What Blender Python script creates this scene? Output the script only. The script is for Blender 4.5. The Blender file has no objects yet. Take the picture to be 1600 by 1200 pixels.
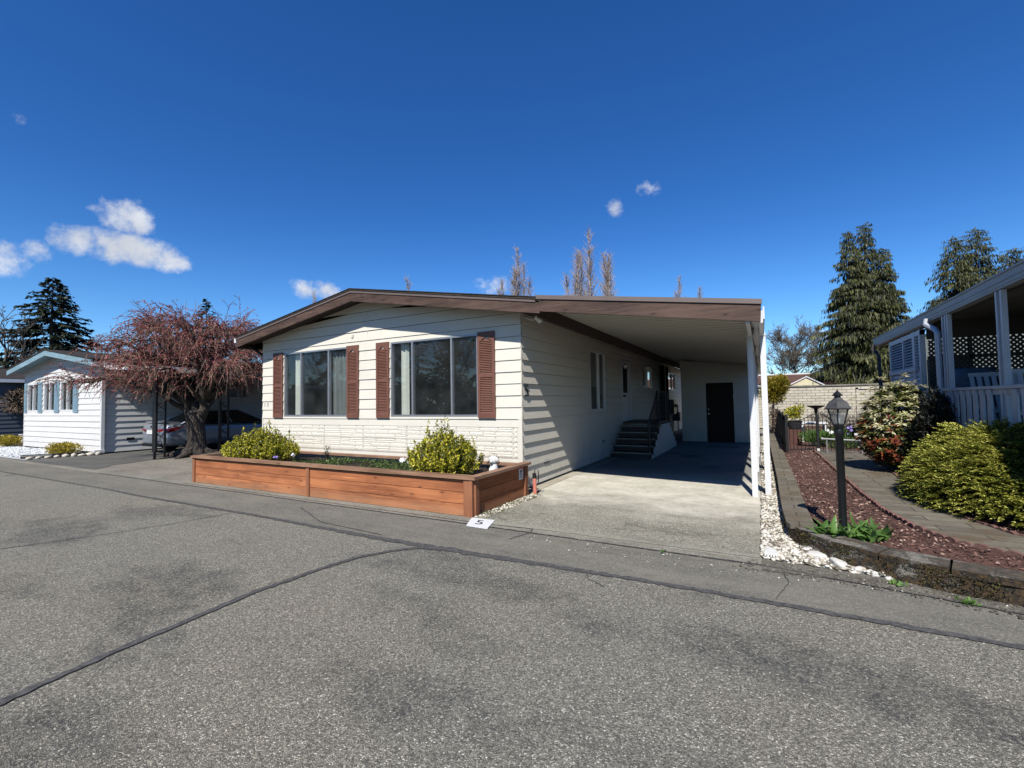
import bpy, math, random
import numpy as np
from mathutils import Matrix, Vector
random.seed(7); RNG = np.random.default_rng(7)
PI = math.pi
S = bpy.context.scene
C = S.collection

# ------------------------------------------------------------------ camera
cd = bpy.data.cameras.new('camera'); cam = bpy.data.objects.new('camera', cd); C.objects.link(cam)
cd.sensor_width = 36.0; cd.lens = 714.0/1600*36; cd.clip_end = 2000; cd.clip_start = 0.05
Rw = [[0.8776, -0.0335, -0.4782], [0.4791, 0.0269, 0.8773], [-0.0165, -0.9991, 0.0397]]
VXp = np.array([-510.-800, 650.-600, 714.0028]); VYp = np.array([1190.-800, 622.-600, 714.0028])
nx = -VXp/np.linalg.norm(VXp); ny = VYp/np.linalg.norm(VYp); nz = np.cross(nx, ny)
if nz[1] > 0: nz = -nz
R3 = np.stack([nx, ny, nz])
H = 1.55
m = Matrix.Identity(4)
for i in range(3):
    m[i][0] = R3[i][0]; m[i][1] = -R3[i][1]; m[i][2] = -R3[i][2]
m[0][3] = 0; m[1][3] = 0; m[2][3] = H
cam.matrix_world = m
S.camera = cam
def pix(x, y, D):                       # a point of the photograph at a real distance D, for far trees and clouds
    return R3 @ np.array([x-800., y-600., 714.0])*D/714.0 + np.array([0, 0, H])

# ------------------------------------------------------------------ light
SUN = Vector((0.17, -0.93, 1.0)).normalized()
EL = math.asin(SUN.z); AZ = math.atan2(SUN.x, SUN.y)
sl = bpy.data.lights.new('sun', 'SUN'); sl.energy = 5.0; sl.angle = math.radians(0.55); sl.color = (1.0, 0.955, 0.88)
so = bpy.data.objects.new('sun', sl); C.objects.link(so)
so.rotation_euler = SUN.to_track_quat('Z', 'Y').to_euler()
S.view_settings.view_transform = 'Standard'; S.view_settings.look = 'None'
S.view_settings.exposure = 0.64; S.view_settings.gamma = 1
W = bpy.data.worlds.new('World'); S.world = W; W.use_nodes = True
wt = W.node_tree; wt.nodes.clear()
def wn(t, **k):
    n = wt.nodes.new(t)
    for a, b in k.items(): setattr(n, a, b)
    return n
def wl(a, b): wt.links.new(a, b)
sky = wn('ShaderNodeTexSky', sky_type='NISHITA', sun_disc=False)
sky.sun_elevation = EL; sky.sun_rotation = AZ; sky.altitude = 300; sky.air_density = 1.0; sky.dust_density = 0.0; sky.ozone_density = 4.0
hs = wn('ShaderNodeHueSaturation'); hs.inputs['Saturation'].default_value = 1.22; hs.inputs['Value'].default_value = 1.0
wl(sky.outputs[0], hs.inputs['Color'])
bg = wn('ShaderNodeBackground'); bg.inputs[1].default_value = 0.0645
tc = wn('ShaderNodeTexCoord')
# clouds: small fair-weather puffs at fixed compass directions
nzn = wn('ShaderNodeTexNoise'); nzn.inputs['Scale'].default_value = 26; nzn.inputs['Detail'].default_value = 7; nzn.inputs['Roughness'].default_value = 0.62
wl(tc.outputs['Generated'], nzn.inputs['Vector'])
nz2 = wn('ShaderNodeTexNoise'); nz2.inputs['Scale'].default_value = 9; nz2.inputs['Detail'].default_value = 3
wl(tc.outputs['Generated'], nz2.inputs['Vector'])
puffs = [  # px, py, rx, ry, strength in photograph pixels -> directions
 (128, 377, 38, 24, .95), (180, 386, 50, 30, 1.0), (228, 398, 48, 24, 1.0), (268, 410, 30, 15, .9), (195, 340, 36, 28, .95), (163, 328, 24, 12, .6),
 (10, 408, 34, 28, .85), (52, 394, 24, 20, .7), (15, 343, 26, 8, .3), (25, 185, 34, 12, .25),
 (472, 450, 26, 17, .85), (505, 456, 30, 17, .85), (770, 445, 34, 15, .7),
 (962, 324, 15, 15, .7), (950, 322, 10, 8, .45), (1012, 294, 19, 13, .75), (1020, 300, 12, 8, .5), (737, 379, 11, 8, .5),
 (1285, 523, 22, 12, .6), (1250, 345, 60, 12, .14)]
last = None
for (px, py, rx, ry, st) in puffs:
    c = R3 @ np.array([px-800., py-600., 714.0]); Ln = np.linalg.norm(c); c = c/Ln
    e1 = np.cross(c, [0, 0, 1.]); e1 /= np.linalg.norm(e1); e2 = np.cross(e1, c)
    sub = wn('ShaderNodeVectorMath', operation='SUBTRACT'); sub.inputs[1].default_value = tuple(c); wl(tc.outputs['Generated'], sub.inputs[0])
    sq = []
    for e, r in ((e1, rx), (e2, ry)):
        d = wn('ShaderNodeVectorMath', operation='DOT_PRODUCT'); d.inputs[1].default_value = tuple(e*(Ln/r)); wl(sub.outputs[0], d.inputs[0])
        p = wn('ShaderNodeMath', operation='POWER'); p.inputs[1].default_value = 2
        ab = wn('ShaderNodeMath', operation='ABSOLUTE'); wl(d.outputs['Value'], ab.inputs[0]); wl(ab.outputs[0], p.inputs[0]); sq.append(p)
    dp = wn('ShaderNodeVectorMath', operation='DOT_PRODUCT'); dp.inputs[1].default_value = tuple(c); wl(sub.outputs[0], dp.inputs[0])
    far = wn('ShaderNodeMath', operation='MULTIPLY'); far.inputs[1].default_value = -8; wl(dp.outputs['Value'], far.inputs[0])
    ad = wn('ShaderNodeMath', operation='ADD'); wl(sq[0].outputs[0], ad.inputs[0]); wl(sq[1].outputs[0], ad.inputs[1])
    ad2 = wn('ShaderNodeMath', operation='ADD'); wl(ad.outputs[0], ad2.inputs[0]); wl(far.outputs[0], ad2.inputs[1])
    inv = wn('ShaderNodeMath', operation='SUBTRACT'); inv.inputs[0].default_value = 1.0; wl(ad2.outputs[0], inv.inputs[1])
    cl = wn('ShaderNodeMath', operation='MAXIMUM'); cl.inputs[1].default_value = -2.6; wl(inv.outputs[0], cl.inputs[0])
    ms = wn('ShaderNodeMath', operation='MULTIPLY_ADD'); ms.inputs[1].default_value = st; ms.inputs[2].default_value = st-1.0; wl(cl.outputs[0], ms.inputs[0])
    if last is None: last = ms
    else:
        mx = wn('ShaderNodeMath', operation='MAXIMUM'); wl(last.outputs[0], mx.inputs[0]); wl(ms.outputs[0], mx.inputs[1]); last = mx
nm = wn('ShaderNodeMath', operation='MULTIPLY_ADD'); nm.inputs[1].default_value = 3.3; nm.inputs[2].default_value = -1.42; wl(nzn.outputs[0], nm.inputs[0])
cs = wn('ShaderNodeMath', operation='ADD'); wl(last.outputs[0], cs.inputs[0]); wl(nm.outputs[0], cs.inputs[1])
mr = wn('ShaderNodeMapRange', interpolation_type='SMOOTHSTEP'); mr.inputs['From Min'].default_value = 0.0; mr.inputs['From Max'].default_value = 1.3; mr.inputs['To Max'].default_value = 0.93
wl(cs.outputs[0], mr.inputs['Value'])
mx = wn('ShaderNodeMix', data_type='RGBA'); tn = wn('ShaderNodeMix', data_type='RGBA', blend_type='MULTIPLY'); tn.inputs[0].default_value = 1; tn.inputs[7].default_value = (.66, .98, 1.36, 1); wl(hs.outputs[0], tn.inputs[6])
sp = wn('ShaderNodeSeparateXYZ'); wl(tc.outputs['Generated'], sp.inputs[0])
hz = wn('ShaderNodeMapRange', interpolation_type='SMOOTHSTEP'); hz.inputs['From Min'].default_value = .02; hz.inputs['From Max'].default_value = .42; hz.inputs['To Min'].default_value = 1; hz.inputs['To Max'].default_value = 0; wl(sp.outputs[2], hz.inputs['Value'])
tn2 = wn('ShaderNodeMix', data_type='RGBA', blend_type='MULTIPLY'); tn2.inputs[7].default_value = (1.6, 1.38, 1.18, 1); wl(hz.outputs[0], tn2.inputs[0]); wl(tn.outputs[2], tn2.inputs[6])
wl(mr.outputs[0], mx.inputs[0]); wl(tn2.outputs[2], mx.inputs[6])
cr = wn('ShaderNodeMapRange'); cr.inputs['From Min'].default_value = .3; cr.inputs['From Max'].default_value = .7; cr.inputs['To Min'].default_value = 6.8; cr.inputs['To Max'].default_value = 10.0
wl(nz2.outputs[0], cr.inputs['Value'])
cc = wn('ShaderNodeVectorMath', operation='SCALE'); cc.inputs[0].default_value = (0.93, 0.97, 1.04); wl(cr.outputs[0], cc.inputs['Scale'])
wl(cc.outputs[0], mx.inputs[7]); wl(mx.outputs[2], bg.inputs[0])
out = wn('ShaderNodeOutputWorld'); wl(bg.outputs[0], out.inputs[0])

S.cycles.diffuse_bounces = 1
# ------------------------------------------------------------------ materials
ALB = .66
class NT:
    def __init__(s, name):
        s.m = bpy.data.materials.new(name); s.m.use_nodes = True; s.t = s.m.node_tree; s.t.nodes.clear()
        s.out = s.n('ShaderNodeOutputMaterial'); s.b = s.n('ShaderNodeBsdfPrincipled'); s.l(s.b.outputs[0], s.out.inputs[0])
        s.geo = s.n('ShaderNodeNewGeometry'); s.tc = s.n('ShaderNodeTexCoord')
        s.P = s.geo.outputs['Position']; s.O = s.tc.outputs['Object']
    def n(s, t, **k):
        x = s.t.nodes.new(t)
        for a, b in k.items(): setattr(x, a, b)
        return x
    def l(s, a, b): s.t.links.new(a, b)
    def vec(s, v, sc):
        mp = s.n('ShaderNodeMapping'); mp.inputs['Scale'].default_value = sc if hasattr(sc, '__len__') else (sc, sc, sc); s.l(v, mp.inputs['Vector']); return mp.outputs[0]
    def noise(s, v, sc, det=3, rough=.55, dist=0):
        x = s.n('ShaderNodeTexNoise'); x.inputs['Scale'].default_value = 1; x.inputs['Detail'].default_value = det; x.inputs['Roughness'].default_value = rough; x.inputs['Distortion'].default_value = dist
        s.l(s.vec(v, sc), x.inputs['Vector']); return x.outputs[0]
    def voro(s, v, sc, feat='F1', outp='Color'):
        x = s.n('ShaderNodeTexVoronoi', feature=feat); x.inputs['Scale'].default_value = 1; s.l(s.vec(v, sc), x.inputs['Vector']); return x.outputs[outp]
    def mr(s, v, a, b, c=0., d=1., smooth=False):
        x = s.n('ShaderNodeMapRange'); x.interpolation_type = 'SMOOTHSTEP' if smooth else 'LINEAR'
        for k, q in (('From Min', a), ('From Max', b), ('To Min', c), ('To Max', d)): x.inputs[k].default_value = q
        s.l(v, x.inputs['Value']); return x.outputs[0]
    def ramp(s, v, stops, interp='LINEAR'):
        x = s.n('ShaderNodeValToRGB'); x.color_ramp.interpolation = interp
        e = x.color_ramp.elements
        while len(e) < len(stops): e.new(.5)
        for i, (p, c) in enumerate(stops): e[i].position = p; e[i].color = (*c, 1)
        s.l(v, x.inputs[0]); return x.outputs[0]
    def mix(s, f, a, b, mode='MIX'):
        x = s.n('ShaderNodeMix', data_type='RGBA', blend_type=mode)
        for q, i in ((f, 0), (a, 6), (b, 7)):
            if isinstance(q, (int, float)): x.inputs[i].default_value = q
            elif isinstance(q, tuple): x.inputs[i].default_value = (*q, 1)
            else: s.l(q, x.inputs[i])
        return x.outputs[2]
    def math(s, op, a, b=None, c=None):
        x = s.n('ShaderNodeMath', operation=op)
        for i, q in enumerate((a, b, c)):
            if q is None: continue
            if isinstance(q, (int, float)): x.inputs[i].default_value = q
            else: s.l(q, x.inputs[i])
        return x.outputs[0]
    def bw(s, c):
        x = s.n('ShaderNodeSeparateColor'); s.l(c, x.inputs[0]); return x.outputs[0]
    def xyz(s, v):
        x = s.n('ShaderNodeSeparateXYZ'); s.l(v, x.inputs[0]); return x.outputs
    def color(s, c):
        if isinstance(c, tuple): s.b.inputs['Base Color'].default_value = (*mul(c, ALB), 1)
        else: s.l(s.mix(1., c, (ALB, ALB, ALB), 'MULTIPLY'), s.b.inputs['Base Color'])
    def rough(s, r):
        if isinstance(r, (int, float)): s.b.inputs['Roughness'].default_value = r
        else: s.l(r, s.b.inputs['Roughness'])
    def bump(s, h, dist=.01, st=1.):
        x = s.n('ShaderNodeBump'); x.inputs['Distance'].default_value = dist; x.inputs['Strength'].default_value = st
        s.l(h, x.inputs['Height']); s.l(x.outputs[0], s.b.inputs['Normal'])

def mul(c, k): return tuple(min(1, x*k) for x in c)
def simple(name, col, rough=.6, sc=6., amt=.12, bump=.002, bsc=60., metal=0., spec=.5, stretch=None, dirt=0):
    n = NT(name)
    nn = n.noise(n.P, stretch or sc, 5, .6)
    c = n.mix(n.mr(nn, .3, .7), mul(col, 1-amt), mul(col, 1+amt))
    if dirt:
        d = n.mr(n.noise(n.P, (3, 3, 1.2), 6, .7), .52, .75, 0, dirt)
        c = n.mix(d, c, mul(col, .45))
    n.color(c); n.rough(rough); n.b.inputs['Metallic'].default_value = metal; n.b.inputs['Specular IOR Level'].default_value = spec
    if bump: n.bump(n.noise(n.P, bsc, 3), bump)
    return n.m

def road_mat(name, worn):
    n = NT(name); P = n.P
    chip = n.voro(P, 120 if worn else 130); cv = n.bw(chip)
    edge = n.voro(P, 120 if worn else 130, 'DISTANCE_TO_EDGE', 'Distance')
    small = n.bw(n.voro(P, 230))
    if worn:
        base = n.ramp(cv, [(0, (.13, .127, .113)), (.25, (.235, .226, .192)), (.6, (.36, .345, .29)), (.85, (.47, .447, .37)), (.95, (.62, .59, .49)), (1, (.92, .89, .78))])
        base = n.mix(n.mr(edge, 0, .13, .55, 0), base, (.10, .098, .088))
        base = n.mix(n.mr(small, 0, 1, 0, .30), base, (.13, .126, .11))
        big = n.noise(P, (.55, .95, 1), 5, .62, .3)
        mid = n.noise(P, 5, 5, .7)
        for (bx, by, sx, sy) in ((-4.6, 2.2, 1.0, .42), (-3.05, .85, .55, .35), (-1.8, 1.85, 1.1, .36), (.2, 3.15, 1.5, .36), (-8.5, 2.4, 1.6, .5), (-2.2, 3.4, .9, .25)):
            vs = n.n('ShaderNodeVectorMath', operation='SUBTRACT'); n.l(P, vs.inputs[0]); vs.inputs[1].default_value = (bx, by, 0)
            vm = n.n('ShaderNodeVectorMath', operation='MULTIPLY'); n.l(vs.outputs[0], vm.inputs[0]); vm.inputs[1].default_value = (1/sx, 1/sy, 0)
            vl = n.n('ShaderNodeVectorMath', operation='LENGTH'); n.l(vm.outputs[0], vl.inputs[0]); big = n.math('ADD', big, n.mr(vl.outputs['Value'], .2, 1.3, .17, 0, True))
        st = n.math('MULTIPLY', n.mr(big, .50, .66, 0, 1, True), n.mr(mid, .38, .60, .3, 1))
        fine = n.mr(n.noise(P, 45, 3, .7), .38, .56)
        st = n.math('MULTIPLY', st, fine)
        base = n.mix(n.math('MULTIPLY', st, .86), base, (.075, .077, .080))
        warm = n.mr(n.noise(P, .35, 3), .45, .65)
        base = n.mix(n.math('MULTIPLY', warm, .30), base, n.mix(1., base, (1.18, 1.08, .95), 'MULTIPLY'))
        n.bump(n.math('ADD', n.mr(edge, 0, .25), n.math('MULTIPLY', cv, .6)), .004, .8)
    else:
        base = n.ramp(cv, [(0, (.14, .135, .115)), (.5, (.205, .197, .17)), (.9, (.28, .265, .225)), (1, (.46, .44, .38))])
        base = n.mix(n.mr(small, 0, 1, 0, .3), base, (.08, .08, .08))
        pat = n.noise(P, (.7, 2.2, 1), 6, .7)
        base = n.mix(n.mr(pat, .42, .68, 0, .55), base, (.31, .29, .235))
        base = n.mix(n.mr(n.noise(P, (3, 9, 3), 5, .7), .55, .72, 0, .5), base, (.09, .088, .08))
        n.bump(n.math('ADD', n.mr(edge, 0, .25), cv), .0022, .6)
    n.color(base); n.rough(.95); n.b.inputs['Specular IOR Level'].default_value = .08
    return n.m

def concrete_mat(name, lo, hi, speck=.5, scale=110):
    n = NT(name); P = n.P
    v = n.bw(n.voro(P, scale)); big = n.noise(P, (.9, 1.3, 1), 6, .65, .4); mid = n.noise(P, 7, 5, .7)
    c = n.mix(n.mr(big, .35, .65, 0, 1, True), lo, hi)
    c = n.mix(n.mr(mid, .35, .7, 0, .4), c, mul(lo, .65))
    c = n.mix(n.mr(v, 0, 1, 0, speck), c, n.ramp(v, [(0, mul(lo, .45)), (.6, lo), (1, mul(hi, 1.35))]))
    n.color(c); n.rough(.9); n.b.inputs['Specular IOR Level'].default_value = .2
    n.bump(n.math('ADD', v, mid), .002, .6); return n.m

def driveway_mat():
    n = NT('driveway_concrete'); P = n.P; x, y, z = n.xyz(P)
    v = n.bw(n.voro(P, 100)); wob = n.noise(P, (1.2, 2, 1), 5, .6, .5); mid = n.noise(P, 9, 5, .7)
    yy = n.math('ADD', y, n.math('MULTIPLY', wob, 1.6))
    aged = n.mr(yy, 6.5, 8.5, 1, 0, True)             # exposed grey aggregate near the street, smooth pale slab further in
    pale = n.mix(n.mr(wob, .35, .65), (.56, .53, .44), (.76, .72, .61))
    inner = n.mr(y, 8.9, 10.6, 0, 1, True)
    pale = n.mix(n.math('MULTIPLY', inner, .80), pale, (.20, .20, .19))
    agg = n.ramp(v, [(0, (.12, .115, .092)), (.5, (.26, .25, .20)), (.88, (.41, .39, .315)), (1, (.66, .63, .52))])
    c = n.mix(n.math('MULTIPLY', aged, .97), pale, agg)
    c = n.mix(n.mr(mid, .45, .72, 0, .35), c, (.17, .165, .14)); c = n.mix(n.math('MULTIPLY', n.mr(n.noise(P, (1.1, 2.4, 1), 5, .7), .52, .68, 0, .6), aged), c, (.09, .088, .072))
    lip = n.mr(y, 5.25, 5.05, 0, .55, True); c = n.mix(lip, c, (.36, .345, .28))
    oil = n.voro(P, (.9, .7, 1), 'F1', 'Distance')
    st = n.math('MULTIPLY', n.mr(oil, .12, .34, 1, 0, True), n.mr(y, 9.6, 10.6)); c = n.mix(n.math('MULTIPLY', st, .55), c, (.05, .05, .05))
    n.color(c); n.rough(.88); n.b.inputs['Specular IOR Level'].default_value = .2
    n.bump(n.math('ADD', n.math('MULTIPLY', v, aged), n.math('MULTIPLY', mid, .5)), .0025, .6); return n.m

def wood_mat(name, c1, c2, axis=0, knots=True, dark=.4):
    n = NT(name); P = n.P
    st = [18, 18, 18]; st[axis] = .9
    oi = n.n('ShaderNodeObjectInfo'); ri = n.geo.outputs['Random Per Island']
    off = n.n('ShaderNodeVectorMath', operation='ADD'); n.l(P, off.inputs[0])
    cmb = n.n('ShaderNodeCombineXYZ'); r7 = n.math('MULTIPLY', ri, 31.7)
    for i in range(3): n.l(r7, cmb.inputs[i])
    n.l(cmb.outputs[0], off.inputs[1]); Q = off.outputs[0]
    g = n.noise(Q, tuple(st), 6, .65, .6); g2 = n.noise(Q, tuple(k*4 for k in st), 3, .6)
    lowf = n.noise(Q, 1.3, 3)
    c = n.mix(n.mr(g, .3, .7), c1, c2); c = n.mix(n.mr(g2, .4, .7, 0, .35), c, mul(c1, .6))
    c = n.mix(n.mr(lowf, .38, .66, 0, .6), c, mul(c2, 1.35)); c = n.mix(n.mr(ri, 0, 1, 0, .5), c, mul(c1, .65)); c = n.mix(n.mr(n.noise(Q, tuple(k*.42 for k in st), 5, .75), .48, .66, 0, .75), c, mul(c1, .55)); c = n.mix(n.mr(n.noise(Q, tuple(k*.9 for k in st), 4, .7, .3), .55, .72, 0, .5), c, mul(c2, 1.5))
    wz = n.xyz(P)[2]; c = n.mix(n.math('MULTIPLY', n.mr(n.math('ADD', wz, n.math('MULTIPLY', lowf, .12)), .12, .24, 1, 0, True), .42 if knots and 'cedar' in name else 0.), c, (.36, .21, .12))
    if knots:
        ks = [9., 9., 9.]; ks[axis] = 3.4
        k = n.voro(Q, tuple(ks), 'F1', 'Distance')
        c = n.mix(n.mr(k, .05, .15, .85, 0, True), c, mul(c1, .28))
        c = n.mix(n.math('MULTIPLY', n.mr(k, .12, .3, 1, 0, True), .35), c, mul(c1, .7))
    n.color(c); n.rough(.72); n.b.inputs['Specular IOR Level'].default_value = .3
    n.bump(n.math('ADD', g, n.math('MULTIPLY', g2, .4)), .004, .7); return n.m

def paint_siding(name, col, dirt=.18):
    n = NT(name); P = n.P
    a = n.noise(P, (1.1, 1.1, 3.5), 4); g = n.noise(P, (5, 5, 70), 5, .7)
    c = n.mix(n.mr(a, .3, .7), mul(col, .95), mul(col, 1.03)); c = n.mix(n.mr(g, .5, .8, 0, .12), c, mul(col, .6))
    z = n.xyz(P)[2]
    d = n.math('MULTIPLY', n.mr(z, 1.0, .05, 0, 1), n.mr(n.noise(P, (4, 4, 2), 6, .7), .42, .7, 0, dirt*2)); c = n.mix(d, c, mul(col, .42))
    d2 = n.mr(n.noise(P, (2.3, 2.3, .8), 7, .75), .56, .78, 0, dirt); c = n.mix(d2, c, mul(col, .6))
    n.color(c); n.rough(.55); n.b.inputs['Specular IOR Level'].default_value = .35
    n.bump(n.math('ADD', g, n.noise(P, 2.2, 3)), .004, .5); return n.m

def leaf_mat(name, cols, rough=.5, trans=.25, clump=2.0):
    n = NT(name); ri = n.geo.outputs['Random Per Island']
    k = n.noise(n.O, clump, 3); v = n.math('MULTIPLY_ADD', n.math('SUBTRACT', k, .5), 1.1, ri)
    N = len(cols); c = n.ramp(v, [((i+.5)/N, cols[i]) for i in range(N)])
    n.color(c); n.rough(rough); n.b.inputs['Specular IOR Level'].default_value = .35
    tr = n.n('ShaderNodeBsdfTranslucent'); n.l(c, tr.inputs[0])
    ms = n.n('ShaderNodeMixShader'); ms.inputs[0].default_value = trans
    n.l(n.b.outputs[0], ms.inputs[1]); n.l(tr.outputs[0], ms.inputs[2]); n.l(ms.outputs[0], n.out.inputs[0]); return n.m

def glass_mat(name, tint=(.75, .8, .82), boost=1.5, rgh=.0):
    n = NT(name); n.t.nodes.remove(n.b)
    dt = n.n('ShaderNodeVectorMath', operation='DOT_PRODUCT'); n.l(n.geo.outputs['Normal'], dt.inputs[0]); n.l(n.geo.outputs['Incoming'], dt.inputs[1])
    k5 = n.math('POWER', n.math('SUBTRACT', 1., n.math('ABSOLUTE', dt.outputs['Value'])), 5.)
    f = n.math('MINIMUM', n.math('MULTIPLY', n.math('MULTIPLY_ADD', k5, .96, .042), boost), 1.)
    t = n.n('ShaderNodeBsdfTransparent'); t.inputs[0].default_value = (*tint, 1)
    g = n.n('ShaderNodeBsdfGlossy'); g.inputs['Roughness'].default_value = rgh; g.inputs[0].default_value = (.95, .96, .95, 1)
    bp = n.n('ShaderNodeBump'); bp.inputs['Distance'].default_value = .004; bp.inputs['Strength'].default_value = .25
    n.l(n.noise(n.P, 1.6, 2), bp.inputs['Height']); n.l(bp.outputs[0], g.inputs['Normal'])
    ms = n.n('ShaderNodeMixShader'); n.l(f, ms.inputs[0]); n.l(t.outputs[0], ms.inputs[1]); n.l(g.outputs[0], ms.inputs[2]); df = n.n('ShaderNodeBsdfDiffuse'); df.inputs[0].default_value = (.35, .37, .36, 1); m2 = n.n('ShaderNodeMixShader'); n.l(n.mr(n.noise(n.P, 3, 4), .3, .7, .012, .05), m2.inputs[0]); n.l(ms.outputs[0], m2.inputs[1]); n.l(df.outputs[0], m2.inputs[2]); n.l(m2.outputs[0], n.out.inputs[0]); return n.m

def brick_mat(name, c1, c2, mortar, bw, bh, axis='X', mort=.012, off=.5):
    n = NT(name); x, y, z = n.xyz(n.P)
    cb = n.n('ShaderNodeCombineXYZ'); n.l(x if axis == 'X' else y, cb.inputs[0]); n.l(z if axis in 'XY' else y, cb.inputs[1])
    b = n.n('ShaderNodeTexBrick'); b.offset = off; n.l(cb.outputs[0], b.inputs['Vector'])
    for k, v in (('Scale', 1), ('Mortar Size', mort), ('Brick Width', bw), ('Row Height', bh), ('Bias', 0), ('Mortar Smooth', .2)): b.inputs[k].default_value = v
    b.inputs['Color1'].default_value = (*c1, 1); b.inputs['Color2'].default_value = (*c2, 1); b.inputs['Mortar'].default_value = (*mortar, 1)
    d = n.mr(n.noise(n.P, (1.2, 1.2, 2), 6, .7), .45, .75, 0, .5)
    n.color(n.mix(d, b.outputs[0], mul(c1, .45))); n.rough(.9)
    n.bump(n.math('MULTIPLY', b.outputs[1], -1), .01, .7); return n.m

def bark_mat(name, c1, c2):
    n = NT(name); v = n.noise(n.O, (14, 14, 5), 6, .7, 1); k = n.voro(n.O, (22, 22, 7), 'F1', 'Distance')
    n.color(n.mix(n.mr(v, .35, .65), c1, c2)); n.rough(.9); n.bump(n.math('ADD', v, k), .03, .9); return n.m

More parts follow.
